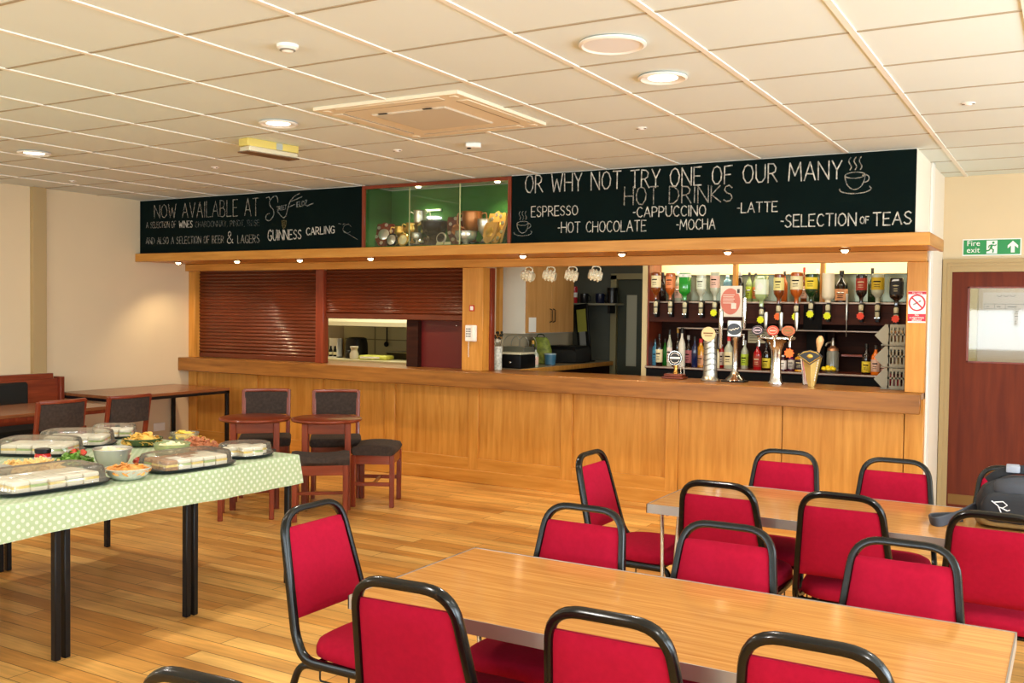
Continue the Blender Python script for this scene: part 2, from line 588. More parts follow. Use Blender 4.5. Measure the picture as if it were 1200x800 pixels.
# door casing
t = MB()
for (u0, u1, d) in ((.008, .038, .030), (.038, .062, .018), (.062, .075, .010)):
    zb = DZ+.11-u1-(.034 if u0 > .05 else 0)
    t.box((DX0-.075+u0, YD-d, 0), (DX0-.075+u1, YD+.1, zb))
    t.box((DX1+.075-u0, YD-d, 0), (DX1+.075-u1, YD+.1, zb))
    t.box((DX0-.075+u0, YD-d, DZ+.11-u0), (DX1+.075-u0, YD+.1, zb))
struct(t.build('trim_2', M_['pilaster'], smooth=False))
# the fire door with its vision panel
b = MB()
vx0, vx1, vz0, vz1 = -.757, -.10, 1.222, 1.820
dy0, dy1 = YD+.012, YD+.056
b.box((DX0, dy0, .005), (vx0, dy1, DZ)); b.box((vx1, dy0, .005), (DX1, dy1, DZ))
b.box((vx0, dy0, .005), (vx1, dy1, vz0)); b.box((vx0, dy0, vz1), (vx1, dy1, DZ))
door = struct(b.build('door_1', M_['door_red'], smooth=False))
f = MB()
for a, c in (((vx0, vz0), (vx0+.014, vz1)), ((vx1-.014, vz0), (vx1, vz1)), ((vx0, vz0), (vx1, vz0+.012)), ((vx0, vz1-.012), (vx1, vz1))):
    f.box((a[0], dy0-.004, a[1]), (c[0], dy1+.004, c[1]))
struct(f.build('door_bead', M_['mahog'], door, smooth=False))
struct(MB().box((vx0, YD+.032, vz0), (vx1, YD+.036, vz1)).build('door_glass', M_['glass'], door, smooth=False))
kp = mat('worn_brass_plate', '#8a6a3c', 0.4, 0.6)
struct(MB().box((DX0+.01, dy0-.002, .09), (DX1-.02, dy0, .17)).build('door_kick_plate', kp, door, smooth=False))
# notice taped to the far side of the door glass
ink = mat('grey_print', '#6a6a6e', 0.8)
n = thing('paper_notice', 'white printed timetable sheet seen through the fire door glass', 'notice', (-0.591, 10.195, 1.56))
b = MB().box((-.19, 0, -.155), (.22, .001, .255)); b.build('sheet', mat('notice_paper', '#f6f5f2', 0.8), n, smooth=False)
b = MB()
for i in range(7):
    z = .145-.045*i
    b.box((-.18, -.0012, z), (.21, -.0004, z+.0025))
for xx in (-.18, -.09, .0, .208): b.box((xx, -.0012, -.125), (xx+.0025, -.0004, .147))
for i in range(6):
    for xx, ww in ((-.16, .04), (-.07, .05), (.02, .12)):
        b.box((xx, -.0012, .118-.045*i), (xx+ww*(.6+.4*((i*7) % 3)/2), -.0004, .124-.045*i))
for xx in (-.05, .005, .06):
    b.tube([(xx+.02*math.cos(a), -.001, .235+.02*math.sin(a)) for a in [PI*1.05+PI*.9*q/8 for q in range(9)]], .002, 5)
b.build('printing', ink, n, smooth=False)
# lit corridor behind that door
b = MB()
b.box((-1.0, 10.2, 0), (2.75, 10.3, CEIL)); b.box((2.65, YD+.12, 0), (2.75, 10.2, CEIL))
struct(b.build('wall_corridor', M_['plaster_white'], smooth=False))
struct(MB().box((-0.845-.03, 10.0, 0), (-0.845+.03, 10.19, CEIL)).build('trim_3', mat('yellow_painted_post', '#d8c98a', 0.6)))
cl = thing('corridor_light', 'round ceiling light in the corridor beyond the fire door', 'ceiling light', (-.2, 9.3, CEIL))
MB().lathe([(0, -.06), (.10, -.055), (.14, -.03), (.15, 0)], 20).build('diffuser', M_['lamp'], cl)
area('corridor_lamp', (-.2, 9.3, CEIL-.08), (0, 0, 0), .5, .5, 20, (1, .95, .85))

# pilaster and socket on the left wall
struct(MB().box((XL, 5.66, .86), (XL+.05, 5.80, CEIL), .003).build('trim_4', M_['pilaster']))
so = thing('wall_socket', 'white double wall socket low on the left wall under the brown table', 'socket', (XL, 7.150, 0.288))
MB().box((0, -.075, -.043), (.011, .075, .043), .004).build('face_plate', M_['white_gloss'], so)
r = MB()
for s in (-.045, .045):
    r.box((.011, s-.012, -.012), (.014, s+.012, .006), .002)
r.build('switch', M_['white_gloss'], so)
struct(MB().box((XL, YR, 0), (XL+.018, 7.5, .10), .004).build('baseboard_left', M_['cream_gloss']))

# ================================================================== bulkhead over the bar
TX0, TX1 = -5.560, -4.035                  # trophy cabinet
b = MB()
b.box((XL, 6.915, 2.13), (TX0, 7.6, CEIL)); b.box((TX1, 6.915, 2.13), (XB, 7.6, CEIL)); b.box((TX0, 7.32, 2.13), (TX1, 7.6, CEIL))
b.box((XL, 7.6, 1.985), (XB, 7.72, CEIL))
struct(b.build('wall_bulkhead', M_['plaster_white'], smooth=False))

def chalkboard(x0, x1, label):
    t = thing('chalkboard', label, 'chalkboard', ((x0+x1)/2, 6.9, 2.13))
    h = (x1-x0)/2
    MB().box((-h, 0, .001), (h, .015, CEIL-2.13-.007), .002).build('board', M_['board'], t)
    return t
CB1 = chalkboard(XL+.002, TX0-.012, 'long chalkboard reading NOW AVAILABLE AT, over the roller shutters')
CB2 = chalkboard(TX1+.012, XB, 'long chalkboard listing hot drinks, over the bottles of the bar')

# wooden canopy shelf
cp = thing('canopy_shelf', 'long golden oak shelf running under both chalkboards', 'shelf', (-4.7, 6.84, 2.045))
MB().box((XL, 6.84, 2.045), (-.845, 6.865, 2.130), .004).build('fascia', M_['oak_x'], cp, off=cp.location)
MB().box((XL, 6.865, 2.112), (-.87, 7.6, 2.130)).box((XL, 6.865, 2.052), (-.87, 7.58, 2.066)).build('board', M_['oak_x'], cp, off=cp.location, smooth=False)
MB().box((-.87, 6.865, 2.045), (-.845, 7.6, 2.130), .003).build('end_board', wood('oak_end', '#a8692b', '#c98f4a', 'y', 12, 2.2, 0.38), cp, off=cp.location)

LX = [(-8.05, 7.12), (-7.20, 7.11), (-6.38, 7.11), (-5.52, 7.09), (-3.99, 7.17), (-3.10, 7.17), (-2.26, 7.20), (-1.43, 7.24)]
where = ['nearest the left wall', 'over the middle of the closed shutter', 'by the post between the shutters', 'over the half-open shutter',
         'over the hanging mugs', 'over the kitchen doorway', 'over the paper poster', 'over the grey crates']
for (lx, ly), wh in zip(LX, where):
    d = thing('soffit_spotlight', 'small lit spotlight under the canopy shelf, ' + wh, 'spotlight', (lx, ly-.13, 2.052), group='spotlights under the canopy')
    MB().lathe([(.024, -.004), (.040, -.005), (.042, -.010), (.036, -.015), (.027, -.013)], 20).build('bezel', M_['chrome'], d)
    MB().lathe([(0, -.034), (.014, -.031), (.023, -.022), (.026, -.010)], 16).build('bulb', M_['lamp_warm'], d)
    l = bpy.data.lights.new('spot', 'SPOT'); l.energy = 55; l.color = (1, .78, .48); l.spot_size = 2.2; l.spot_blend = 0.7; l.shadow_soft_size = .025
    lo = bpy.data.objects.new('spot', l); C.objects.link(lo); lo.location = (lx, ly-.13, 2.005); lo.rotation_euler = (math.radians(14), 0, 0)

# ================================================================== bar surround: posts and header
CT = 1.030                                  # counter height
su = thing('bar_surround', 'golden oak posts and header framing the bar openings', 'frame', (-4.7, 7.55, CT))
def SP(name, a, c, m='oak', bev=.003):
    return MB().box(a, c, bev).build(name, M_[m], su, off=su.location)
SP('header', (XL, 7.50, 1.975), (XB, 7.58, 2.050), 'oak_x')
SP('post', (XL, 7.55, CT), (-8.435, 7.64, 1.975))
SP('post', (-4.915, 7.55, CT), (-4.690, 7.72, 1.975))
SP('post', (-1.078, 7.55, CT), (XB, 7.66, 1.975))
SP('mullion', (-6.715, 7.58, CT), (-6.610, 7.66, 1.975), 'mahog')
SP('jamb', (-4.690, 7.66, CT), (-4.664, 7.72, 1.975), 'mahog')
SP('jamb', (-1.090, 7.62, CT), (-1.078, 7.66, 1.975), 'darkwood')

def shutter(x0, x1, z0, label):
    t = thing('roller_shutter', label, 'shutter', ((x0+x1)/2, 7.63, z0))
    pitch = .0365
    prof = []
    z = z0+.055
    while z < 1.985:
        for q in range(6):
            a = q/6
            prof.append((7.628-.013*math.sin(PI*min(1, a*1.15)) if a < .87 else 7.628, z+pitch*a))
        z += pitch
    poly = prof + [(7.645, z), (7.645, z0+.055)]
    s = MB(); s.prism(poly, x0, x1, 'yz')
    s.build('slat_curtain', M_['shutter'], t, off=t.location, angle=50)
    MB().box((x0, 7.612, z0), (x1, 7.645, z0+.055), .006).build('bottom_rail', M_['shutter'], t, off=t.location)
    return t
shutter(-8.433, -6.717, CT+.001, 'closed dark red-brown roller shutter at the left end of the bar')
t = shutter(-6.608, -4.917, 1.485, 'half-raised dark red-brown roller shutter above the kitchen hatch')
MB().ball((-5.02, 7.62, 1.44), .008).build('pull_knob', M_['chrome'], t, off=t.location)

# ================================================================== bar counter
bc = thing('bar_counter', 'long oak-fronted bar counter with a thick brown wooden edge', 'bar counter', (-4.7, 7.55, 0))
def BP(name, a, c, m='oak', bev=.003):
    return MB().box(a, c, bev).build(name, M_[m], bc, off=bc.location)
BP('counter_edge', (XL+.002, 7.40, .885), (XB-.004, 7.435, CT), 'walnut', .006)
BP('counter_top', (XL+.002, 7.435, .985), (-1.09, 7.98, CT-.001), 'walnut', .003)
BP('counter_top', (-1.09, 7.435, .985), (XB-.004, 7.66, CT-.001), 'walnut', 0)
# fields, stiles and rails of the front
BP('front_panel', (XL, 7.575, .09), (-2.80, 7.60, .985))
BP('front_panel', (-2.80, 7.560, .09), (-1.962, 7.60, .985))
BP('front_panel', (-1.956, 7.560, .09), (-1.078, 7.60, .985))
BP('front_panel', (-1.072, 7.556, .09), (XB, 7.62, .985))
for a, c in ((-8.53, -8.41), (-7.60, -7.49), (-6.70, -6.59), (-5.80, -5.68), (-4.835, -4.73), (-3.88, -3.765), (-2.91, -2.80)):
    BP('stile', (a, 7.55, .10), (c, 7.576, .985))
BP('bottom_rail', (XL, 7.552, .115), (-2.80, 7.577, .225), 'oak_x')
BP('skirting', (XL, 7.535, 0), (XB, 7.576, .118), 'oak_x', .005)
BP('end_panel', (XB-.002, 7.60, 0), (XB+.004, 7.66, CT-.05), 'oak')

# ================================================================== rooms behind the bar
kit = mat('kitchen_wall', '#d9d3a8', 0.5)
dim = mat('grey_green_wall', '#50534a', 0.7, vary=.05)
struct(MB().box((XL, 10.2, 0), (-5.2, 10.3, CEIL)).build('wall_kitchen', kit, smooth=False))
struct(MB().box((-5.2, 7.81, 0), (-5.1, 10.2, CEIL)).build('wall_partition', M_['plaster'], smooth=False))
struct(MB().box((-5.2, 10.2, 0), (-1.0, 10.3, CEIL)).build('wall_bar_rear', dim, smooth=False))
# dark red panel and its reveal inside the hatch
rp = thing('hatch_panel', 'dark red panel closing the right part of the kitchen hatch', 'panel', (-5.2, 7.78, CT))
MB().box((-5.52, 7.76, CT), (-4.917, 7.79, 1.9)).build('panel', M_['redpanel'], rp, off=rp.location)
MB().box((-5.655, 7.70, CT), (-5.52, 7.80, 1.9)).build('reveal', M_['darkwood'], rp, off=rp.location)
area('kitchen_lamp', (-7.2, 9.0, CEIL-.02), (0, 0, 0), 1.2, .6, 70, (1, .95, .75))

# ceiling fixtures -------------------------------------------------------------
def downlight(x, y, label):
    d = thing('downlight', label, 'ceiling light', (x, y, CEIL-.006), group='round ceiling downlights')
    MB().lathe([(.088, .004), (.112, .0), (.116, -.006), (.104, -.012), (.088, -.004)], 36).build('bezel', M_['white_gloss'], d)
    MB().lathe([(0, -.0045), (.06, -.005), (.09, -.002)], 36).build('lens', M_['lamp'], d)
    l = bpy.data.lights.new('downlight_lamp', 'AREA'); l.shape = 'DISK'; l.size = .17; l.energy = 36; l.color = (1, .95, .88)
    lo = bpy.data.objects.new('downlight_lamp', l); C.objects.link(lo); lo.location = (x, y, CEIL-.022)
downlight(-1.709, 4.322, 'lit round downlight in the ceiling beside the round speaker grille')
downlight(-4.153, 4.350, 'lit round downlight in the ceiling between air conditioner and emergency light')
downlight(-6.571, 4.395, 'lit round downlight in the ceiling nearest the left wall')
for x in (-6.57, -4.15, -1.71, .72):
    for y in ((1.95,) if x < .7 else (1.95, 4.35)):
        l = bpy.data.lights.new('downlight_lamp', 'AREA'); l.shape = 'DISK'; l.size = .17; l.energy = 36; l.color = (1, .95, .88)
        lo = bpy.data.objects.new('downlight_lamp', l); C.objects.link(lo); lo.location = (x, y, CEIL-.022)
sp = thing('ceiling_speaker', 'large unlit round white speaker grille in the ceiling', 'speaker', (-1.685, 3.698, CEIL-.002))
MB().lathe([(.120, 0), (.138, -.003), (.140, -.010), (.128, -.015), (.118, -.008)], 40).build('bezel', M_['white_gloss'], sp)
MB().lathe([(0, -.010), (.118, -.009), (.121, 0)], 40).build('grille', mat('speaker_grille', '#e4e5e6', .6), sp)

ac = thing('ceiling_air_conditioner', 'square white air conditioning cassette in the ceiling', 'air conditioner', (-3.205, 4.60, CEIL))
s = .475
acm = mat('air_conditioner_plastic', '#e6dac0', 0.45)
b = MB()
b.prism([(-s, -s), (s, -s), (s, s), (-s, s)], -.018, 0, 'xy')
b.build('fascia', acm, ac)
b = MB()
b.lathe([(.30, -.018), (.29, -.026), (0, -.027)], 4, Matrix.Rotation(PI/4, 4, 'Z') @ Matrix.Diagonal((1.18, 1.18, 1, 1))).build('intake_cover', mat('intake_grey', '#cbc3b0', .7), ac)
for k in range(4):
    R = Matrix.Rotation(k*PI/2, 4, 'Z')
    v = MB().box((-.34, -.452, -.022), (.34, -.385, -.017), .004, R).build('louvre', acm, ac)
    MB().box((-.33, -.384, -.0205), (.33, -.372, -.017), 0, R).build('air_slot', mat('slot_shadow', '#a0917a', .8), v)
    MB().box((-.44, -.44, -.022), (-.40, -.40, -.0175), .002, R).build('corner_cap', acm, ac)
for sx in (-1, 1):
    MB().box((sx*.15-.028, -.30+.02, -.030), (sx*.15+.028, -.285+.02, -.025), .001).build('latch', M_['black_plastic'], ac)

em = thing('emergency_light', 'rectangular yellow emergency light box hanging below the ceiling', 'emergency light', (-4.72, 4.86, CEIL), rz=math.radians(82))
MB().box((-.21, -.05, -.05), (.21, .05, 0), .004).build('housing', mat('yellowed_plastic', '#d9c46a', .4), em)
MB().box((-.20, -.055, -.085), (.20, .055, -.05), .006).build('diffuser', mat('prismatic_plastic', '#cfc6a8', .25, bump=.4, bscale=300), em)
MB().box((-.212, -.058, -.092), (.212, .058, -.084), .002).build('base_tray', mat('dark_tray', '#6d5238', .5), em)
MB().box((.02, -.053, -.048), (.07, -.05, -.004)).build('sticker', mat('grey_sticker', '#a9b0a8', .6), em)

sd = thing('smoke_detector', 'round white smoke detector in the ceiling left of the air conditioner', 'smoke detector', (-2.913, 3.104, CEIL))
MB().lathe([(.046, 0), (.045, -.012), (.034, -.018), (.020, -.030), (0, -.032)], 24).build('body', M_['white_gloss'], sd)
MB().lathe([(.032, -.0185), (.034, -.023), (.026, -.026), (.022, -.0245)], 24).build('vent_ring', mat('vent_grey', '#8d887c', .6), sd)
ps = thing('motion_sensor', 'small boxy white sensor in the ceiling behind the air conditioner', 'sensor', (-3.497, 5.487, CEIL), rz=.5)
MB().box((-.05, -.035, -.03), (.05, .035, 0), .006).build('body', M_['white_gloss'], ps)
MB().ball((-.03, 0, -.03), .016, .016, .008).build('lens', M_['black_plastic'], ps)
for k, (x, y, wh) in enumerate(((-2.295, 5.475, 'in front of the word NOT on the chalkboard'), (-4.123, 5.489, 'in front of the trophy cabinet'),
                            (-5.941, 5.521, 'in front of the left chalkboard'), (-.521, 5.588, 'at the right, before the fire door'), (-7.773, 5.567, 'nearest the left wall'))):
    t = thing('sprinkler_rose', 'tiny ceiling fitting flush with the tiles ' + wh, 'ceiling fitting', (x, y, CEIL), group='small ceiling fittings')
    MB().lathe([(.034, 0), (.034, -.003), (.020, -.006), (.014, -.012), (0, -.013)], 20).build('cover', M_['white_gloss'], t)
    MB().box((-.03, -.010, -.008), (.0, -.004, -.003)).box((.006, -.010, -.008), (.03, -.004, -.003)).build('clip', mat('dark_clip', '#5c4a38', .5), t)

# wall items on the oak post
sw = thing('red_key_switch', 'small red-framed switch on the oak post above the white phone', 'switch', (-4.805, 7.549, 1.604))
MB().box((-.026, -.010, -.028), (.026, 0, .028), .003).build('frame', mat('signal_red', '#c2301f', .4), sw)
MB().box((-.016, -.013, -.018), (.016, -.009, .018), .002).build('rocker', M_['white_gloss'], sw)
ph = thing('wall_phone', 'white wall phone with a dangling cord on the oak post', 'phone', (-4.803, 7.549, 1.377))
MB().box((-.060, -.03, -.078), (.056, 0, .072), .006).build('body', M_['white_gloss'], ph)
MB().box((.018, -.045, -.072), (.050, -.03, .066), .007, seg=2).build('handset', M_['white_gloss'], ph)
b = MB()
for i in range(4):
    for j in range(3): b.box((-.046+.018*j, -.033, .03-.022*i), (-.034+.018*j, -.03, .042-.022*i), .001)
b.build('keypad', ink, ph)
MB().tube([(-.03+.006*math.sin(i*1.9), -.012+.005*math.cos(i*1.9), -.078-.0035*i) for i in range(42)], .0022, 5).build('cord', M_['white_gloss'], ph)

# NO SMOKING type sign and the fire exit sign
red = mat('sign_red', '#c4203a', .45); wht = mat('sign_white', '#f3f1ee', .45); grn = mat('sign_green', '#1f8f4d', .45)
x0, z0, x1, z1 = -1.066, 1.535, -.946, 1.762
ns = thing('prohibition_sign', 'red and white no-vaping sign on the right post of the bar', 'sign', ((x0+x1)/2, 7.549, (z0+z1)/2))
hw, hh = (x1-x0)/2, (z1-z0)/2
MB().box((-hw, -.003, -hh), (hw, 0, hh)).build('plate', wht, ns, smooth=False)
MB().box((-hw, -.0045, hh-.022), (hw, -.003, hh-.002)).build('red_band', red, ns, smooth=False)
MB().box((-hw, -.0045, -hh+.010), (hw, -.003, -hh+.064)).build('red_band', red, ns, smooth=False)
cz = .030
b = MB().tube([(.052*math.cos(a), -.0045, cz+.055*math.sin(a)) for a in [2*PI*k/32 for k in range(32)]], .0055, 6, closed=True)
b.tube([(-.037, -.0045, cz+.039), (.037, -.0045, cz-.039)], .005, 6).build('prohibition_ring', red, ns)
MB().box((-.030, -.0042, -.006), (.008, -.003, .006), 0, Matrix.Translation((0, 0, cz)) @ Matrix.Rotation(-.5, 4, 'Y')).box((.012, -.0042, -.005), (.030, -.003, .007), 0, Matrix.Translation((0, 0, cz)) @ Matrix.Rotation(-.5, 4, 'Y')).build('vape_symbol', mat('sign_grey', '#8f8b8c', .5), ns, smooth=False)
text_mesh('lettering', 'No\ne-cigarettes\nallowed', .021, Matrix.Translation((0, -.0048, -hh+.037)) @ FACE, wht, ns)
text_mesh('lettering', 'No vaping', .016, Matrix.Translation((0, -.0048, hh-.012)) @ FACE, wht, ns)

x0, z0, x1, z1 = -.803, 2.062, -.390, 2.192
fs = thing('fire_exit_sign', 'green and white fire exit sign on the wall above the red door', 'sign', ((x0+x1)/2, YD, (z0+z1)/2))
hw, hh = (x1-x0)/2, (z1-z0)/2
MB().box((-hw, -.004, -hh), (hw, 0, hh)).build('plate', wht, fs, smooth=False)
MB().box((-hw+.008, -.0055, -hh+.008), (hw-.008, -.004, hh-.008)).build('green_field', grn, fs, smooth=False)
text_mesh('lettering', 'Fire\nexit', .062, Matrix.Translation((-hw+.030, -.0058, .004)) @ FACE, wht, fs, align='LEFT', depth=.0008)
MB().box((-.035, -.0065, -hh+.014), (.040, -.0055, hh-.014)).build('doorway_symbol', wht, fs, smooth=False)
b = MB()
def st(pts, r): b.tube([(u, -.0068, v) for u, v in pts], r, 6)
st([(.004, .018), (-.004, -.008)], .008)
st([(-.004, -.008), (.014, -.022), (.010, -.044)], .0052); st([(-.004, -.008), (-.018, -.026), (-.038, -.030)], .0052)
st([(.004, .016), (.022, .010), (.034, .018)], .004); st([(.004, .016), (-.016, .012), (-.022, -.004)], .004)
b.ball((.012, -.0068, .034), .009, .004, .009)
b.build('running_figure', grn, fs)
MB().prism([(.135, -.044), (.135, .008), (.112, -.012), (.112, .010), (.148, .046), (.184, .010), (.184, -.012), (.161, .008), (.161, -.044)], -.0065, -.0055, 'xz').build('arrow', wht, fs, smooth=False)

# ================================================================== banquet chairs
def chair_half(z):                      # half width between tube centres of the back
    t = (.90-z)/.46
    return .143 + .050*t
def chair_y(z):                         # lean of the back
    return -.318 + .118*(.90-z)/.46
def make_chair():
    t = thing('banquet_chair', '', 'chair')
    f = MB()
    zt = .888
    raw = []
    for s in (-1, 1):
        side = [(s*.200, .150, .425), (s*.200, -.165, .425)]
        side += [(s*chair_half(.50), chair_y(.50), .50), (s*chair_half(.60), chair_y(.60), .60), (s*chair_half(zt), chair_y(zt), zt)]
        raw.append(side)
    pl = raw[0] + raw[1][::-1]
    pts = bez(pl, 7, {1: .055, 2: .03, 3: .01, 4: .085, 5: .085, 6: .01, 7: .03, 8: .055})
    # flattened tube: wide along the depth of the chair, slim across it
    n = len(pts)
    T = []
    for i in range(n):
        a, b = pts[max(0, i-1)], pts[min(n-1, i+1)]
        T.append((b-a).normalized())
    rings = []
    ctr = Vector((0, -.2, .6))
    for i in range(n):
        X = Vector((1, 0, 0))
        back = Vector((0, .97, .25))
        if abs(T[i].x) > .75 or T[i].z**2 > .2 or abs(T[i].x) > .3:
            wide = (back - T[i]*back.dot(T[i])).normalized()
        else:
            wide = (Vector((0, 0, 1)) - T[i]*T[i].z).normalized()
        slim = T[i].cross(wide)
        ring = []
        for k in range(10):
            a = 2*PI*k/10
            ca = math.copysign(abs(math.cos(a))**.7, math.cos(a)); sa = math.copysign(abs(math.sin(a))**.7, math.sin(a))
            ring.append(f.bm.verts.new(pts[i] + wide*(.0160*ca) + slim*(.0125*sa)))
        rings.append(ring)
    for a, b in zip(rings, rings[1:]):
        best = min(range(10), key=lambda o: sum((a[k].co-b[(k+o) % 10].co).length for k in range(10)))
        for k in range(10):
            f.bm.faces.new((a[k], a[(k+1) % 10], b[(k+1+best) % 10], b[(k+best) % 10]))
        rings[rings.index(b)] = b[best:]+b[:best]
    # rebuild clean caps
    f.tube([(-.195, .13, .418), (.195, .13, .418)], .009, 8)
    f.tube([(-.195, -.13, .418), (.195, -.13, .418)], .009, 8)
    f.build('frame', M_['black_metal'], t)
    for s in (-1, 1):
        MB().tube(bez([(s*.200, .12, .425), (s*.200, .180, .425), (s*.210, .214, .012)], 7, {1: .06}), .0125, 10).build('leg', M_['black_metal'], t)
        MB().tube(bez([(s*.190, -.10, .412), (s*.192, -.19, .412), (s*.205, -.325, .012)], 6, {1: .05}), .0125, 10).build('leg', M_['black_metal'], t)
        for y in (.214, -.325):
            MB().lathe([(.017, 0), (.017, .018), (.013, .024)], 12, Matrix.Translation((s*(.210 if y > 0 else .205), y, 0))).build('foot', M_['black_plastic'], t)
        MB().tube(bez([(s*.196, .02, .415), (s*.196, .02, .372), (s*.196, -.10, .372), (s*.196, -.10, .415)], 3, .008), .0032, 6).build('linking_bracket', M_['black_metal'], t)
    # back pad
    p = MB()
    nu, nv = 10, 12
    z0, z1 = .548, .835
    def P(u, v, side):
        z = z0 + (z1-z0)*v
        hw = chair_half(z) - .0085
        rnd = 1.0
        e = (1-abs(2*u-1)**6)*(1-abs(2*v-1)**8)
        y = chair_y(z) + side*(.006+.015*e) + (.004*e if side > 0 else 0)
        return Vector(((2*u-1)*hw, y, z))
    for side in (-1, 1):
        gv = [[p.bm.verts.new(P(i/nu, j/nv, side)) for i in range(nu+1)] for j in range(nv+1)]
        for j in range(nv):
            for i in range(nu): p.bm.faces.new((gv[j][i], gv[j][i+1], gv[j+1][i+1], gv[j+1][i]))
        if side == -1: g0 = gv
    edge = lambda g: g[0] + [g[j][-1] for j in range(1, nv+1)] + g[nv][-2::-1] + [g[j][0] for j in range(nv-1, 0, -1)]
    a, b = edge(g0), edge(gv)
    for i in range(len(a)):
        q = (i+1) % len(a); p.bm.faces.new((a[i], a[q], b[q], b[i]))
    p.build('back_pad', M_['red_fabric'], t, angle=60)
    # seat: rounded trapezoid, domed
    s_ = MB()
    N = 40
    def outline(k):
        a = 2*PI*k/N
        ca, sa = math.cos(a), math.sin(a)
        x = math.copysign(abs(ca)**.55, ca); y = math.copysign(abs(sa)**.55, sa)
        wv = .205 + .012*y
        return x*wv, y*.195+.014
    prof = [(.93, .436), (1.0, .444), (1.0, .466), (.965, .484), (.86, .496), (.55, .503), (.25, .505)]
    rings = []
    for sc, z in prof:
        rings.append([s_.bm.verts.new((outline(k)[0]*sc, (outline(k)[1]-.014)*sc+.014, z)) for k in range(N)])
    for a, b in zip(rings, rings[1:]):
        for k in range(N): s_.bm.faces.new((a[k], a[(k+1) % N], b[(k+1) % N], b[k]))
    s_.bm.faces.new(list(reversed(rings[0]))); s_.bm.faces.new(rings[-1])
    s_.build('seat', M_['red_fabric'], t, angle=70)
    return t

chair0 = make_chair()
D = math.radians
chairs = [
    (-1.470, 2.285, D(3), 'red chair pushed in at the near side of the front table, leftmost there'),
    (-.915, 2.325, D(1), 'red chair in the middle of the near side of the front table'),
    (-.465, 2.395, D(0), 'red chair at the near side of the front table, rightmost there'),
    (-2.000, 2.600, D(-90), 'red chair at the left end of the front table, nearest the buffet'),
    (-1.490, 2.785, D(180), 'leftmost of three red chairs on the far side of the front table'),
    (-.965, 2.780, D(181), 'middle one of three red chairs on the far side of the front table'),
    (-.440, 2.845, D(180), 'rightmost of three red chairs on the far side of the front table'),
    (-1.745, 4.330, D(-90), 'red chair at the left end of the rear table'),
    (-1.250, 4.145, D(0), 'leftmost of three red chairs on the near side of the rear table'),
    (-.768, 4.165, D(0), 'middle of three red chairs on the near side of the rear table'),
    (-.215, 4.090, D(-2), 'rightmost of three red chairs on the near side of the rear table'),
    (-1.255, 4.630, D(180), 'red padded chair on the far side of the rear table, furthest from the bag'),
    (-.735, 4.635, D(180), 'red padded chair on the far side of the rear table, below the grey crates'),
    (-.225, 4.690, D(180), 'red chair on the far side of the rear table, half hidden by the bag'),
    (-1.410, 1.575, D(4), 'chair cut off by the bottom edge, only its black top tube showing'),
]
for i, (x, y, r, lab) in enumerate(chairs):
    if i == 0:
        c = chair0; c.location = (x, y, 0); c.rotation_euler = (0, 0, r); c['label'] = lab
    else:
        c = dup(chair0, (x, y, 0), r, lab)
    c['group'] = 'red banquet chairs'

# ================================================================== folding tables
def folding_table(label, x0, x1, y0, y1, h=.742):
    t = thing('folding_table', label, 'table', ((x0+x1)/2, (y0+y1)/2, 0), group='wood-topped folding tables')
    hx, hy = (x1-x0)/2, (y1-y0)/2
    MB().box((-hx+.003, -hy+.003, h-.02), (hx-.003, hy-.003, h)).build('table_top', M_['teak_lam'], t, smooth=False)
    e = MB()
    for a, c in (((-hx, -hy), (hx, -hy+.004)), ((-hx, hy-.004), (hx, hy)), ((-hx, -hy), (-hx+.004, hy)), ((hx-.004, -hy), (hx, hy))):
        e.box((a[0], a[1], h-.038), (c[0], c[1], h+.0015))
    e.build('edging', M_['alu'], t, smooth=False)
    MB().box((-hx+.05, -hy+.04, h-.036), (hx-.05, hy-.04, h-.02)).build('underframe', mat('table_underside', '#4a3a2c', .7), t, smooth=False)
    for sx in (-1, 1):
        e0, e1, e2, e3 = (.05, .13, .07, .085) if sx < 0 else (.03, .06, .03, .05)
        for sy in (-1, 1):
            b = MB()
            b.tube([(sx*(hx-e0), sy*(hy-.06), h-.03), (sx*(hx-e2), sy*(hy-.05), .01)], .009, 10)
            b.tube([(sx*(hx-e1), sy*(hy-.06), h-.03), (sx*(hx-e3), sy*(hy-.05), .03)], .009, 10)
            l = b.build('leg', M_['chrome'], t)
            MB().lathe([(.014, 0), (.014, .02), (.010, .024)], 10, Matrix.Translation((sx*(hx-e2), sy*(hy-.05), 0))).build('foot', M_['black_plastic'], l)
        MB().tube([(sx*(hx-e0-.02), -(hy-.07), h-.05), (sx*(hx-e0-.02), hy-.07, h-.05)], .008, 8).build('crossbar', M_['chrome'], t)
    return t
folding_table('long wood-topped folding table nearest the camera, with metal edging', -1.826, -.118, 2.210, 2.905)
folding_table('wood-topped folding table behind the front one, with a dark bag on it', -1.617, .09, 3.982, 4.680)

# ================================================================== buffet tables and cloth
bt_leg = []
def buffet_table(label, y0, y1):
    x0, x1, h = -5.50, -3.875, .735
    t = thing('trestle_table', label, 'table', ((x0+x1)/2, (y0+y1)/2, 0), group='tables under the polka-dot cloth')
    hx, hy = (x1-x0)/2, (y1-y0)/2
    MB().box((-hx, -hy, h-.025), (hx, hy, h), .003).build('table_top', M_['brown_lam'], t, smooth=False)
    a = MB()
    for s in (-1, 1):
        a.box((-hx+.02, s*(hy-.02)-.008, h-.075), (hx-.02, s*(hy-.02)+.008, h-.025)); a.box((s*(hx-.02)-.008, -hy+.02, h-.075), (s*(hx-.02)+.008, hy-.02, h-.025))
    a.build('apron', M_['black_steel'], t, smooth=False)
    for sx in (-1, 1):
        for sy in (-1, 1):
            MB().box((sx*(hx-.005), sy*(hy-.004), 0), (sx*(hx-.040), sy*(hy-.034), h-.03), .004).build('leg', M_['black_steel'], t)
    return t
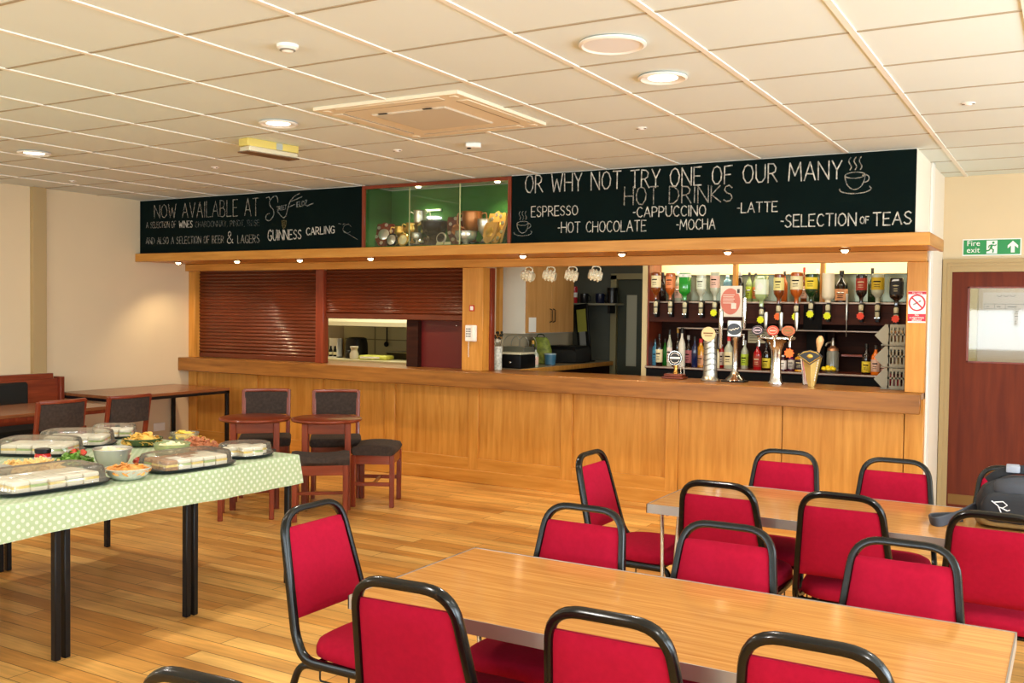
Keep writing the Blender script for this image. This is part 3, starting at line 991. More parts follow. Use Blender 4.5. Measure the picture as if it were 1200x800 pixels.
buffet_table('black-legged table under the far end of the polka-dot cloth', 3.470, 4.195)
buffet_table('black-legged table under the middle of the polka-dot cloth', 2.735, 3.460)
buffet_table('black-legged table under the near end of the polka-dot cloth', 2.000, 2.725)
# cloth: top sheet and skirts as one surface with gentle folds
def cloth():
    x0, x1, y0, y1, zt = -5.515, -3.862, 1.985, 4.215, .741
    drop = .150
    bm = bmesh.new(); uvl = bm.loops.layers.uv.new('UVMap')
    us = [-drop-.012, -drop*.75, -drop*.5, -drop*.25, -.012, -.004, 0.0]
    def line(a, b, n):
        L = b-a
        low = [(u, 0) for u in us]
        xs = []
        for u in us[:-1]: xs.append(('lo', u))
        for i in range(n+1): xs.append(('in', a+L*i/n))
        for u in reversed(us[:-1]): xs.append(('hi', -u))
        return xs
    X = line(x0, x1, 24); Y = line(y0, y1, 34)
    rnd = random.Random(4)
    def pos(a, b):
        (ka, va), (kb, vb) = a, b
        x = va if ka == 'in' else (x0 if ka == 'lo' else x1)
        y = vb if kb == 'in' else (y0 if kb == 'lo' else y1)
        dx = 0 if ka == 'in' else abs(va); dy = 0 if kb == 'in' else abs(vb)
        d = max(dx, dy)
        z = zt - max(0, d-.006)
        wob = .007*math.sin(y*9+1)+.005*math.sin(y*23) if ka != 'in' else 0
        wob2 = .007*math.sin(x*8)+.004*math.sin(x*21) if kb != 'in' else 0
        k = min(1, d/drop)
        if ka == 'hi': x += min(.006, dx) + .012*k + wob*k
        if ka == 'lo': x -= min(.006, dx) + .012*k + wob*k
        if kb == 'hi': y += min(.006, dy) + .010*k + wob2*k
        if kb == 'lo': y -= min(.006, dy) + .010*k + wob2*k
        if ka != 'in' or kb != 'in':
            z += (.010*math.sin(y*3.1+x*2.0))*k
        u = va if ka == 'in' else (x0+va if ka == 'lo' else x1+va)
        v = vb if kb == 'in' else (y0+vb if kb == 'lo' else y1+vb)
        return Vector((x, y, z)), (u, v)
    g = [[None]*len(Y) for _ in X]; uv = {}
    for i, a in enumerate(X):
        for j, b in enumerate(Y):
            p, q = pos(a, b)
            vtx = bm.verts.new(p); g[i][j] = vtx; uv[vtx] = q
    for i in range(len(X)-1):
        for j in range(len(Y)-1):
            f = bm.faces.new((g[i][j], g[i+1][j], g[i+1][j+1], g[i][j+1]))
            for l in f.loops: l[uvl].uv = uv[l.vert]
    me = bpy.data.meshes.new('tablecloth'); 
    bmesh.ops.recalc_face_normals(bm, faces=bm.faces)
    bm.to_mesh(me); bm.free()
    me.polygons.foreach_set('use_smooth', [True]*len(me.polygons))
    o = bpy.data.objects.new('tablecloth', me); C.objects.link(o); me.materials.append(M_['dots'])
    tag(o, 'pale green oilcloth with white polka dots over the buffet tables', 'tablecloth')
    return o
cloth()

# ================================================================== far left corner: settle, tables, wooden chairs
st_ = thing('settle_bench', 'dark wooden high-backed bench with black cushion along the left wall', 'bench', (XL, 4.6, 0))
def ST(name, a, c, m, bev=.004):
    return MB().box(a, c, bev).build(name, M_[m], st_, off=st_.location)
ST('back_board', (XL+.052, 3.3, 0), (XL+.085, 5.905, .885), 'mahog_y')
ST('top_rail', (XL+.012, 3.3, .86), (XL+.075, 5.85, .935), 'mahog_y')
ST('end_board', (XL+.02, 5.885, 0), (XL+.13, 5.93, .90), 'mahog')
ST('end_board', (XL+.085, 5.85, 0), (XL+.52, 5.885, .46), 'mahog')
ST('seat_box', (XL+.085, 3.3, .06), (XL+.50, 5.85, .40), 'mahog_y')
ST('seat_cushion', (XL+.09, 3.3, .40), (XL+.52, 5.84, .475), 'black_fabric', .02)
ST('back_cushion', (XL+.085, 3.3, .57), (XL+.135, 5.56, .868), 'black_fabric', .02)

def frame_table(label, x0, x1, y0, y1, h, legm):
    t = thing('side_table', label, 'table', ((x0+x1)/2, (y0+y1)/2, 0))
    hx, hy = (x1-x0)/2, (y1-y0)/2
    MB().box((-hx, -hy, h-.028), (hx, hy, h), .003).build('table_top', wood('brown_table_top', '#77462a', '#97603c', 'y', 10, 2, .22), t)
    r = MB()
    for s in (-1, 1):
        r.box((-hx+.002, s*(hy-.018)-.016, h-.056), (hx-.002, s*(hy-.018)+.016, h-.028)); r.box((s*(hx-.018)-.016, -hy+.002, h-.056), (s*(hx-.018)+.016, hy-.002, h-.028))
    r.build('rail', legm, t, smooth=False)
    for sx in (-1, 1):
        for sy in (-1, 1):
            MB().box((sx*(hx-.002), sy*(hy-.002), 0), (sx*(hx-.037), sy*(hy-.037), h-.03), .003).build('leg', legm, t)
    return t
frame_table('brown-topped table with square black legs against the left wall and bar', XL+.02, -7.66, 5.945, 7.33, .742, M_['black_steel'])
frame_table('dark wooden table in front of the black-cushioned bench', -7.93, -7.18, 4.15, 5.56, .722, M_['mahog'])

def wood_chair(label, x, y, rz):
    """upright pub chair: local front is +Y"""
    t = thing('pub_chair', label, 'chair', (x, y, 0), rz, 'dark upholstered wooden chairs')
    for s in (-1, 1):
        MB().tube(bez([(s*.185, -.19, 0), (s*.185, -.185, .44), (s*.190, -.255, .865)], 6, .12), [.019]*16 if False else .0185, 8, flat=.9).build('back_post', M_['mahog'], t)
        MB().tube([(s*.185, .18, 0), (s*.185, .18, .43)], .0175, 8, flat=1.02).build('leg', M_['mahog'], t)
        MB().box((s*.185-.011, -.18, .20), (s*.185+.011, .175, .23), .003).build('stretcher', M_['mahog_y'], t)
    MB().box((-.18, .168, .37), (.18, .192, .43), .003).box((-.18, -.20, .37), (.18, -.176, .43), .003).box((-.197, -.18, .37), (-.173, .18, .43), .003).box((.173, -.18, .37), (.197, .18, .43), .003).build('seat_rail', M_['mahog_x'], t)
    MB().box((-.215, -.185, .425), (.215, .215, .500), .030, seg=3).build('seat', M_['brown_fabric'], t)
    b = MB()
    n = 8
    for i in range(n):      # curved top rail
        pass
    def rail(z, r):
        return [(-.19+.38*q/n, -.235-.02*(z-.6)/.25-.03*math.sin(PI*q/n), z) for q in range(n+1)]
    MB().tube(rail(.862, 1), .014, 8, flat=1.3).build('top_rail', M_['mahog_x'], t)
    pts0, pts1 = rail(.655, 1), rail(.848, 1)
    b = MB()
    for off in (-.016, .016):
        pass
    vs = []
    for q in range(n+1):
        for (zz, oo) in ((.655, -.016), (.655, .022), (.848, .022), (.848, -.016)):
            p = rail(zz, 1)[q]
            vs.append(b.bm.verts.new((p[0]*.95, p[1]+oo, p[2])))
    for q in range(n):
        for k in range(4):
            b.bm.faces.new((vs[q*4+k], vs[q*4+(k+1) % 4], vs[(q+1)*4+(k+1) % 4], vs[(q+1)*4+k]))
    b.bm.faces.new(vs[:4]); b.bm.faces.new(vs[-4:])
    bmesh.ops.bevel(b.bm, geom=[e for e in b.bm.edges if len(e.link_faces) == 2 and e.calc_face_angle(0) > .8], offset=.008, segments=2, affect='EDGES')
    b.build('back_pad', M_['brown_fabric'], t)
    return t
wood_chair('dark upholstered wooden chair, the nearer of two facing the bench table', -6.83, 4.62, D(90))
wood_chair('dark upholstered wooden chair facing the bench, beside the brown table', -6.80, 5.20, D(90))
wood_chair('dark upholstered wooden chair behind the left round pub table', -5.965, 6.110, D(222))
wood_chair('dark upholstered wooden chair behind the right round pub table', -5.450, 6.420, D(220))

def pub_table(label, x, y, rz):
    t = thing('pub_table', label, 'table', (x, y, 0), rz, 'small round pub tables')
    MB().lathe([(.245, .682), (.272, .686), (.281, .697), (.277, .708), (.265, .712), (0, .712)], 40).build('table_top', M_['mahog_x'], t)
    for sx in (-1, 1):
        for sy in (-1, 1):
            MB().box((sx*.165-.024, sy*.165-.024, 0), (sx*.165+.024, sy*.165+.024, .684), .005).build('leg', M_['mahog'], t)
    for s in (-1, 1):
        MB().box((-.145, s*.165-.010, .60), (.145, s*.165+.010, .684), .002).build('apron', M_['mahog_x'], t)
        MB().box((s*.165-.010, -.145, .60), (s*.165+.010, .145, .684), .002).build('apron', M_['mahog_y'], t)
    return t
pub_table('round mahogany pub table, the left one of the pair by the bar', -5.671, 5.698, D(44))
pub_table('round mahogany pub table, the right one of the pair by the bar', -5.178, 5.989, D(40))

def stool(label, x, y, rz):
    t = thing('low_stool', label, 'stool', (x, y, 0), rz, 'low upholstered pub stools')
    for sx in (-1, 1):
        for sy in (-1, 1):
            MB().box((sx*.185-.019, sy*.155-.019, 0), (sx*.185+.019, sy*.155+.019, .42), .004).build('leg', M_['mahog'], t)
        MB().box((sx*.185-.010, -.14, .17), (sx*.185+.010, .14, .20), .002).build('stretcher', M_['mahog_y'], t)
        MB().box((sx*.185-.012, -.14, .345), (sx*.185+.012, .14, .42), .002).build('seat_rail', M_['mahog_y'], t)
    for s in (-1, 1):
        MB().box((-.17, s*.155-.012, .345), (.17, s*.155+.012, .42), .002).build('seat_rail', M_['mahog_x'], t)
    MB().box((-.17, -.010, .172), (.17, .010, .196), .002).build('stretcher', M_['mahog_x'], t)
    # saddle cushion, higher at its ends
    b = MB(); n = 12; vs = []
    for i in range(n+1):
        x = -.215+.43*i/n
        lift = .022*(2*i/n-1)**2
        row = []
        for (yy, zz) in ((-.165, .418), (-.182, .440), (-.165, .470), (-.09, .482), (0, .485), (.09, .482), (.165, .470), (.182, .440), (.165, .418)):
            sh = 1 if 0 < i < n else .93
            row.append(b.bm.verts.new((x, yy*sh, zz+(lift if zz > .43 else 0)-(0.01 if i in (0, n) and zz > .46 else 0))))
        vs.append(row)
    for a, c in zip(vs, vs[1:]):
        for k in range(9): b.bm.faces.new((a[k], a[(k+1) % 9], c[(k+1) % 9], c[k]))
    b.bm.faces.new(vs[0]); b.bm.faces.new(vs[-1])
    b.build('seat', M_['brown_fabric'], t, angle=60)
    return t
stool('low dark-seated wooden stool in front of the right round pub table', -4.930, 5.635, D(40))
stool('low dark-seated wooden stool standing nearest the bar front, right of the pub tables', -4.930, 6.320, D(118))
stool('low wooden stool half hidden behind the buffet table end', -5.430, 5.370, D(44))

# ================================================================== bag on the rear table
bag = thing('shoulder_bag', 'dark grey and black shoulder bag lying on the rear table', 'bag', (-.150, 4.40, .747), D(2))
bk = mat('black_nylon', '#15171c', .75, bump=.4, bscale=120, vary=.2, vscale=15); gy = mat('grey_nylon', '#303239', .7, bump=.3, bscale=150, vary=.15, vscale=12); tn = mat('tan_suede', '#83683a', .85, vary=.15, vscale=20)
def pillow(nm, cx, cy, cz, hx, hy, hz, m, pw=.55, seg=28, rows=10, squash=None):
    b = MB(); rings = []
    for j in range(rows+1):
        ph = -PI/2+PI*j/rows
        c, s = abs(math.cos(ph))**pw, math.copysign(abs(math.sin(ph))**pw, math.sin(ph))
        ring = []
        for k in range(seg):
            a = 2*PI*k/seg
            ca, sa = math.copysign(abs(math.cos(a))**pw, math.cos(a)), math.copysign(abs(math.sin(a))**pw, math.sin(a))
            x, y, z = c*ca, c*sa, s
            wv = 1+.035*math.sin(5*a+3*ph)
            ring.append(b.bm.verts.new((cx+hx*x*wv*(1-.12*max(0, z)), cy+hy*y*wv*(1-.10*max(0, z)), cz+hz*z*(1+.03*math.sin(4*a)))))
        rings.append(ring)
    for a, c in zip(rings, rings[1:]):
        for k in range(seg): b.bm.faces.new((a[k], a[(k+1) % seg], c[(k+1) % seg], c[k]))
    return b.build(nm, m, bag, angle=80)
pillow('body', 0, 0, .095, .19, .12, .090, bk)
pillow('base', 0, 0, .030, .193, .124, .030, tn, .4)
pillow('flap', .02, -.01, .150, .165, .115, .045, gy)
pillow('front_pocket', -.06, -.115, .085, .11, .028, .060, bk)
b = MB()
for pts in ([(-.085, .112), (-.062, .095), (-.045, .055)], [(-.075, .108), (-.045, .113), (-.030, .100), (-.045, .088), (-.062, .090)], [(-.050, .088), (-.030, .078), (-.020, .082)]):
    b.tube([(u-.045, -.1455, v) for u, v in pts], .0022, 5)
b.build('logo', mat('pale_print', '#d4d4d6', .6), bag)
MB().tube(bez([(-.15, .02, .165), (-.10, .0, .215), (.0, 0, .228), (.12, .02, .20), (.18, .03, .15)], 5, .05), .018, 8, flat=.35).build('handle', bk, bag)
MB().box((-.085, -.03, .212), (-.035, .035, .240), .006, seg=2).build('buckle', mat('grey_buckle', '#9296a2', .5), bag)
MB().tube(bez([(-.19, -.02, .06), (-.25, -.10, .03), (-.33, -.20, .010), (-.36, -.10, .010), (-.24, -.02, .012)], 5, .04), .022, 8, flat=.25).build('strap', gy, bag)

# ================================================================== back bar
bb = thing('back_bar', 'dark wooden back-bar unit with bottle shelves behind the counter', 'shelving unit', (-2.3, 8.9, 0))
def BB(name, a, c, m='darkwood', bev=.003):
    return MB().box(a, c, bev).build(name, M_[m] if isinstance(m, str) else m, bb, off=bb.location)
BX0, BX1 = -3.50, -1.065
mirror = mat('smoky_mirror', '#6d705c', .22, .5)
BB('back_panel', (BX0, 8.90, 0), (BX1, 8.94, 1.70))
BB('mirror_panel', (BX0, 8.90, 1.70), (BX1, 8.925, 1.945), mirror)
strip = glow('lit_pelmet', '#ffe9a8', .40)
BB('light_pelmet', (BX0, 8.87, 1.945), (BX1, 8.90, 2.06), strip)
BB('upper_shelf', (BX0, 8.58, 1.670), (BX1, 8.90, 1.692))
edge = mat('steel_shelf_edge', '#a08c7c', .35, .5)
BB('shelf_edge', (BX0, 8.572, 1.676), (BX1, 8.58, 1.692), edge)
BB('optic_rail', (BX0, 8.58, 1.50), (BX1, 8.60, 1.670), wood('optic_rail_wood', '#32130a', '#4c2010', 'x', 12, 2, .75))
BB('middle_shelf', (BX0+.28, 8.62, 1.435), (BX1, 8.90, 1.452))
BB('shelf_edge', (BX0+.28, 8.612, 1.438), (BX1, 8.62, 1.452), edge)
BB('lower_shelf', (BX0, 8.52, 1.066), (BX1, 8.90, 1.087), 'mahog_x')
BB('shelf_edge', (BX0, 8.514, 1.070), (BX1, 8.52, 1.087), edge)
BB('small_shelf', (-1.765, 8.73, 1.225), (BX1, 8.90, 1.245), 'mahog_x')
for x in (-2.679, -1.912):
    BB('upright', (x-.016, 8.585, 1.692), (x+.016, 8.66, 2.06), 'oak')
for x in (-3.22, -2.36, -1.85):
    BB('upright', (x-.012, 8.80, 1.087), (x+.012, 8.90, 1.435))
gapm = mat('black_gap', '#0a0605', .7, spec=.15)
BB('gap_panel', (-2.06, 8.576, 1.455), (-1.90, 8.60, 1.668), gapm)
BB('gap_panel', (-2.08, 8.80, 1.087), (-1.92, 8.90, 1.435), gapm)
BB('lower_cabinet', (BX0, 8.55, 0), (BX1, 8.90, 1.066), mat('black_cabinet', '#070609', .6, spec=.15))
BB('side_panel', (BX0-.05, 8.55, 0), (BX0, 8.95, 2.08), mat('pale_edge_panel', '#d3bf8e', .5))
BB('side_panel', (BX0, 8.56, 1.087), (BX0+.015, 8.90, 2.06), 'mahog')
area('back_bar_strip', (-2.3, 8.72, 2.10), (0, 0, 0), 2.3, .06, 20, (1, .86, .60))
area('bottle_fill', (-2.6, 7.80, 2.30), (math.radians(48), 0, 0), 2.8, .08, 16, (1, .90, .72))  # unseen fill light added behind the header to brighten the bottles

BCOL = {
    'whisky': mat('whisky_glass', '#7a3a12', .06, coat=.5), 'amber': mat('amber_glass', '#b4571c', .06, coat=.5),
    'green': mat('green_glass', '#1e8f2a', .06, coat=.5), 'dark_green': mat('dark_green_glass', '#16391a', .06, coat=.5),
    'clear': mat('clear_bottle_glass', '#b9bda6', .05, coat=.6), 'clear_green': mat('pale_green_glass', '#9fb277', .05, coat=.6),
    'dark': mat('dark_glass', '#1c0f0b', .06, coat=.5), 'black': mat('black_glass', '#0b0b0d', .08, coat=.5), 'blue': mat('blue_glass', '#6f9fb5', .06, coat=.5),
    'blue_clear': mat('sky_blue_glass', '#4e9cc0', .06, coat=.5), 'navy': mat('navy_glass', '#14204a', .06, coat=.5), 'white': mat('white_bottle', '#eae4d3', .3),
    'milk': mat('opaque_white_bottle', '#ece0c2', .3), 'juice': mat('orange_juice', '#f07818', .1, coat=.5), 'orange': mat('orange_liqueur', '#e39a1c', .06, coat=.5), 'cream': mat('cream_bottle', '#e6d8b0', .3),
    'red': mat('red_juice', '#b3141a', .08, coat=.5), 'plum': mat('plum_jar', '#3a1020', .1, coat=.5), 'purple': mat('purple_jar', '#641b49', .1, coat=.5), 'gold': mat('golden_jar', '#d99a14', .12, coat=.5),
}
LCOL = {
    'cream': '#e9dcae', 'orange': '#e0844c', 'white_band': '#eef0e6', 'white_green': '#dfe6cf', 'rose': '#dfb7a4', 'diamond': '#dfe8cf', 'pale_yellow': '#e8d98a', 'yellow': '#ead038',
    'red': '#a3321f', 'black_yellow': '#c9a81e', 'black': '#16130f', 'peach': '#e2a070', 'lime': '#b6cf3c', 'sky': '#58aed6', 'white_red': '#ead9cf', 'pink': '#e08a93', 'white': '#efe6dc', 'dark_band': '#2a1a24',
}
LMAT = {k: mat('label_'+k, v, .6) for k, v in LCOL.items()}
CMAT = {k: mat('cap_'+k, v, .4) for k, v in {'black': '#101010', 'white': '#f0eee8', 'dark': '#2a211a', 'red': '#d01f1f', 'gold': '#c9973a', 'yellow': '#e8c92a', 'steel': '#b9b7b0'}.items()}
SHAPE = {   # (radius fraction, height fraction) up to the neck top
    'spirit': [(.92, 0), (1, .015), (1, .56), (.93, .63), (.62, .71), (.38, .77), (.34, .80), (.34, .93)],
    'wine':   [(.92, 0), (1, .015), (1, .50), (.95, .58), (.68, .67), (.40, .74), (.33, .78), (.33, .93)],
    'squat':  [(.90, 0), (1, .02), (1, .72), (.90, .79), (.55, .84), (.46, .86), (.46, .93)],
    'square': [(.95, 0), (1, .015), (1, .60), (.92, .67), (.55, .73), (.36, .77), (.34, .80), (.34, .93)],
    'flask':  [(.70, 0), (.80, .02), (1, .55), (1, .58), (.96, .60), (.62, .80), (.45, .82), (.45, .93)],
}
def bottle(x, y, z, h, r, body, label_, cap, shape, text, group, inverted=False):
    t = thing('bottle', text, 'bottle', (x, y, z), group=group)
    pw = .45 if shape == 'square' else 1.0
    flip = (lambda v: h-v) if inverted else (lambda v: v)
    pr = [(a*r, flip(b*h)) for a, b in SHAPE[shape]]
    if inverted: pr = pr[::-1]
    if inverted: pr = [(0, pr[0][1])] + pr
    MB().lathe(pr, 18, power=pw).build('glass', BCOL[body], t)
    sh = [q for q in SHAPE[shape] if q[0] == 1]
    lo, hi = sh[0][1]+.10, sh[-1][1]-.04
    if label_ != 'none':
        a, b = lo*h, hi*h
        if label_ == 'white_band': a, b = .03*h, .14*h
        if label_ == 'orange' and body == 'clear': a, b = .04*h, .55*h
        if label_ in ('yellow', 'peach') and not inverted: b = .42*h; a = .06*h
        za, zb = sorted((flip(a), flip(b)))
        lab = MB().lathe([(r*1.0, za), (r*1.022, za+.001), (r*1.022, zb-.001), (r*1.0, zb)], 18, power=pw).build('label', LMAT[label_], t)
        dk = 'dark' if label_ not in ('black', 'red', 'dark_band') else 'cream'
        m = MB(); mm = BCOL['dark'] if dk == 'dark' else LMAT['cream']
        if label_ == 'diamond':
            zc = (za+zb)/2
            m.prism([(0, zc-.04), (r*.6, zc), (0, zc+.04), (-r*.6, zc)], -r*1.05, -r*1.035, 'xz'); mm = LMAT['white']
        else:
            for q, (f0, f1, ww) in enumerate(((.62, .72, .55), (.40, .45, .42), (.24, .28, .48))):
                z0, z1 = za+(zb-za)*f0, za+(zb-za)*f1
                n = 6
                m.tube([(r*1.022*math.sin(ww*(2*k/n-1)), -r*1.022*math.cos(ww*(2*k/n-1))-.0006, (z0+z1)/2) for k in range(n+1)], (z1-z0)/2, 4)
        m.build('label_print', mm, lab, smooth=False)
    if cap != 'none':
        cr = r*(.40 if shape != 'flask' else .5)
        za, zb = sorted((flip(.86*h), flip(h)))
        MB().lathe([(cr, za), (cr, zb-.002), (cr*.9, zb)], 14).build('cap', CMAT[cap], t)
    return t
OPTICS = [
    (-3.394, 1.689, 0.269, 0.044, 'whisky', 'cream', 'none', 'spirit', 'amber whisky bottle with cream label, first optic from the left'),
    (-3.252, 1.69, 0.259, 0.044, 'amber', 'orange', 'none', 'spirit', 'amber bottle with orange label, second optic from the left'),
    (-3.112, 1.683, 0.265, 0.049, 'green', 'white_band', 'none', 'square', 'bright green bottle with white band in the optics'),
    (-2.958, 1.684, 0.247, 0.042, 'clear', 'white_green', 'none', 'spirit', 'clear bottle with white and green label in the optics'),
    (-2.83, 1.685, 0.268, 0.042, 'clear', 'rose', 'yellow', 'spirit', 'clear bottle with pale pink label hanging just left of the poster'),
    (-2.405, 1.628, 0.292, 0.051, 'clear_green', 'diamond', 'yellow', 'square', 'pale green bottle with white diamond label in the optics'),
    (-2.256, 1.659, 0.274, 0.044, 'whisky', 'pale_yellow', 'orange', 'spirit', 'whisky bottle with plain pale yellow label, above the chrome beer font'),
    (-2.103, 1.66, 0.286, 0.051, 'amber', 'cream', 'yellow', 'spirit', 'amber bottle with large cream label and reddish neck'),
    (-1.98, 1.683, 0.248, 0.051, 'dark_green', 'yellow', 'yellow', 'spirit', 'dark green bottle with bright yellow label in the optics'),
    (-1.838, 1.67, 0.267, 0.051, 'milk', 'none', 'yellow', 'squat', 'opaque white coconut-cream bottle in the optics'),
    (-1.568, 1.672, 0.249, 0.045, 'dark', 'red', 'red', 'spirit', 'very dark bottle with dull red label in the optics'),
    (-1.439, 1.673, 0.254, 0.051, 'clear', 'black_yellow', 'none', 'spirit', 'clear bottle with yellow and black label, second optic from the right'),
    (-1.292, 1.653, 0.238, 0.051, 'dark', 'black', 'red', 'square', 'square dark bottle with black label, last optic on the right'),
]
UPPER = [
    (-3.421, 0.275, 0.034, 'dark', 'none', 'black', 'spirit', 'dark bottle standing behind the first two optics'),
    (-3.268, 0.282, 0.031, 'clear', 'rose', 'white', 'spirit', 'slim pale bottle with pink label behind the bright green optic bottle'),
    (-2.79, 0.246, 0.038, 'blue', 'none', 'white', 'squat', 'blue-shouldered bottle peeping out above the poster'),
    (-2.672, 0.276, 0.034, 'black', 'none', 'steel', 'flask', 'black and silver cocktail flask right of the oak upright'),
    (-2.589, 0.268, 0.031, 'clear_green', 'lime', 'dark', 'spirit', 'light green bottle with lime label on the upper shelf'),
    (-2.53, 0.26, 0.027, 'clear_green', 'orange', 'black', 'spirit', 'light green bottle with small orange label on the upper shelf'),
    (-2.27, 0.273, 0.027, 'amber', 'none', 'dark', 'spirit', 'slim orange-brown bottle on the upper shelf'),
    (-2.099, 0.308, 0.027, 'whisky', 'rose', 'red', 'wine', 'tall bottle with bright red cap on the upper shelf'),
    (-1.984, 0.292, 0.027, 'dark_green', 'none', 'white', 'spirit', 'green bottle with white cap behind the yellow label'),
    (-1.778, 0.275, 0.053, 'black', 'peach', 'black', 'wine', 'bulbous black bottle with peach oval label on the upper shelf'),
    (-1.526, 0.295, 0.034, 'dark_green', 'none', 'dark', 'wine', 'dark green wine bottle between the right optics'),
]
LOWER = [
    (-3.477, 0.249, 0.025, 'blue_clear', 'sky', 'dark', 'square', 'pale blue bottle, leftmost on the lower back-bar shelf'),
    (-3.405, 0.299, 0.031, 'dark', 'cream', 'black', 'spirit', 'dark bottle with cream label and pourer on the lower shelf'),
    (-3.349, 0.252, 0.021, 'green', 'none', 'dark', 'wine', 'slim green bottle on the lower shelf'),
    (-3.304, 0.341, 0.025, 'clear', 'white_red', 'black', 'spirit', 'slim bottle with white and red label behind the hand pump'),
    (-3.224, 0.359, 0.027, 'dark', 'none', 'gold', 'wine', 'dark bottle with gold top behind the hand pump badge'),
    (-3.182, 0.36, 0.032, 'white', 'none', 'black', 'wine', 'white bottle with slim black neck on the lower shelf'),
    (-3.119, 0.29, 0.032, 'dark', 'pink', 'steel', 'spirit', 'dark bottle with pink label on the lower shelf'),
    (-3.057, 0.283, 0.029, 'navy', 'none', 'black', 'spirit', 'navy blue bottle on the lower shelf'),
    (-2.999, 0.261, 0.044, 'orange', 'peach', 'red', 'spirit', 'orange-yellow bottle with red cap left of the silver beer column'),
    (-2.839, 0.171, 0.021, 'cream', 'none', 'yellow', 'squat', 'small cream bottle with yellow cap right of the silver beer column'),
    (-2.8, 0.212, 0.021, 'red', 'white_red', 'white', 'squat', 'small red bottle with white cap on the lower shelf'),
    (-2.734, 0.291, 0.042, 'clear', 'cream', 'red', 'spirit', 'clear bottle with large bright red cap'),
    (-2.587, 0.256, 0.034, 'clear', 'lime', 'steel', 'spirit', 'clear bottle with green label behind the lager tap'),
    (-2.471, 0.244, 0.036, 'red', 'red', 'black', 'spirit', 'red juice bottle on the lower shelf left of the chrome font'),
    (-2.391, 0.246, 0.038, 'dark', 'yellow', 'black', 'spirit', 'dark bottle with yellow label left of the chrome font'),
    (-2.244, 0.137, 0.031, 'plum', 'white', 'white', 'squat', 'small plum-coloured jar right of the chrome font'),
    (-2.17, 0.139, 0.031, 'purple', 'white', 'white', 'squat', 'small purple jar right of the chrome font'),
    (-2.096, 0.157, 0.042, 'gold', 'dark_band', 'yellow', 'squat', 'golden jar with dark band right of the chrome font'),
    (-1.539, 0.255, 0.038, 'dark', 'yellow', 'black', 'spirit', 'bottle with large yellow label left of the grey crates'),
    (-1.466, 0.249, 0.036, 'juice', 'rose', 'dark', 'spirit', 'orange drink bottle, left one beside the grey crates'),
    (-1.412, 0.251, 0.036, 'juice', 'rose', 'dark', 'spirit', 'orange drink bottle, right one against the grey crates'),
]
TAGC = {'yellow': mat('yellow_star_card', '#e9ee12', .6), 'orange': mat('orange_star_card', '#f26a26', .6), 'red': mat('red_star_card', '#ee4322', .6)}
optic_clear = mat('optic_measure_plastic', '#cfc6a0', .1, coat=.5)
def star(b, c, r0, r1, n, y0, y1):
    poly = []
    for k in range(2*n):
        a = PI*k/n; r = r0 if k % 2 == 0 else r1
        poly.append((c[0]+r*math.cos(a), c[1]+r*math.sin(a)))
    b.prism(poly, y0, y1, 'xz')
ordn = ['first', 'second', 'third', 'fourth', 'fifth', 'sixth', 'seventh', 'eighth', 'ninth', 'tenth', 'eleventh', 'twelfth', 'last']
for i, (x, z, h, r, body, lab, tg, shp, text) in enumerate(OPTICS):
    bottle(x, 8.50, z, h, r, body, lab, 'none', shp, text, 'bottles hanging in the optics', True)
    tl = ('with %s star tag ' % tg) if tg != 'none' else 'without a tag '
    o = thing('optic_dispenser', 'spirit optic %sunder the %s hanging bottle from the left' % (tl, ordn[i]), 'optic', (x, 8.50, z-.115), group='spirit optics on the back bar')
    MB().lathe([(.010, .0), (.012, .012), (.018, .020), (.019, .058), (.012, .066), (.012, .075)], 14).build('measure', optic_clear, o)
    MB().lathe([(.017, .066), (.020, .070), (.020, .105), (.012, .116)], 14).build('collar', CMAT['cream'] if 'cream' in CMAT else optic_clear, o)
    MB().lathe([(.020, .056), (.021, .060), (.020, .066)], 14).build('ring', M_['black_plastic'], o)
    MB().box((-.013, .005, -.020), (.013, .03, .030), .003).build('base', M_['black_plastic'], o)
    MB().tube([(-.020, -.004, .006), (.020, -.004, .006)], .004, 6).build('lever', M_['chrome'], o)
    MB().box((-.016, .012, -.03), (.016, .070, .13), .004).build('bracket', M_['black_plastic'], o)
    if tg != 'none':
        b = MB(); star(b, (0, .020), .034, .026, 9, -.026, -.023); b.build('star_tag', TAGC[tg], o, smooth=False)
for x, h, r, body, lab, cap, shp, text in UPPER:
    bottle(x, 8.74, 1.6925, h, r, body, lab, cap, shp, text, 'bottles standing on the upper shelf')
for i, (x, h, r, body, lab, cap, shp, text) in enumerate(LOWER):
    yb = (8.585 if i % 2 else 8.69) if i < 18 else (8.555 if i % 2 else 8.635)
    if i == 0: x += .03
    bottle(x*yb/8.64, yb, 1.0875, h, r, body, lab, cap, shp, text, 'bottles standing on the lower shelf')
# soda siphon and lemons
s = thing('soda_siphon', 'old glass soda siphon with silver head on the lower shelf', 'siphon', (-1.842, 8.76, 1.0875), group=None)
MB().lathe([(.048, 0), (.053, .005), (.053, .165), (.046, .195), (.026, .208)], 20).build('glass_body', mat('siphon_glass', '#87897d', .08, coat=.6), s)
MB().lathe([(.050, .185), (.046, .205), (.028, .216), (.020, .23)], 18).build('collar', mat('copper_collar', '#c9906a', .3, .6), s)
b = MB().lathe([(.018, .225), (.020, .25), (.012, .28), (.008, .295), (0, .298)], 14)
b.tube(bez([(0, 0, .262), (-.045, -.01, .255), (-.060, -.012, .225)], 5, .03), [.010]*8 if False else .008, 8)
b.build('head', M_['steel'], s)
lb = thing('lemon_bowl', 'shallow glass bowl of cut lemons on the lower shelf', 'bowl', (-1.825, 8.565, 1.0875))
MB().lathe([(.035, .001), (.045, .003), (.085, .030), (.082, .031), (.043, .007), (0, .006)], 24).build('bowl', M_['glass'], lb)
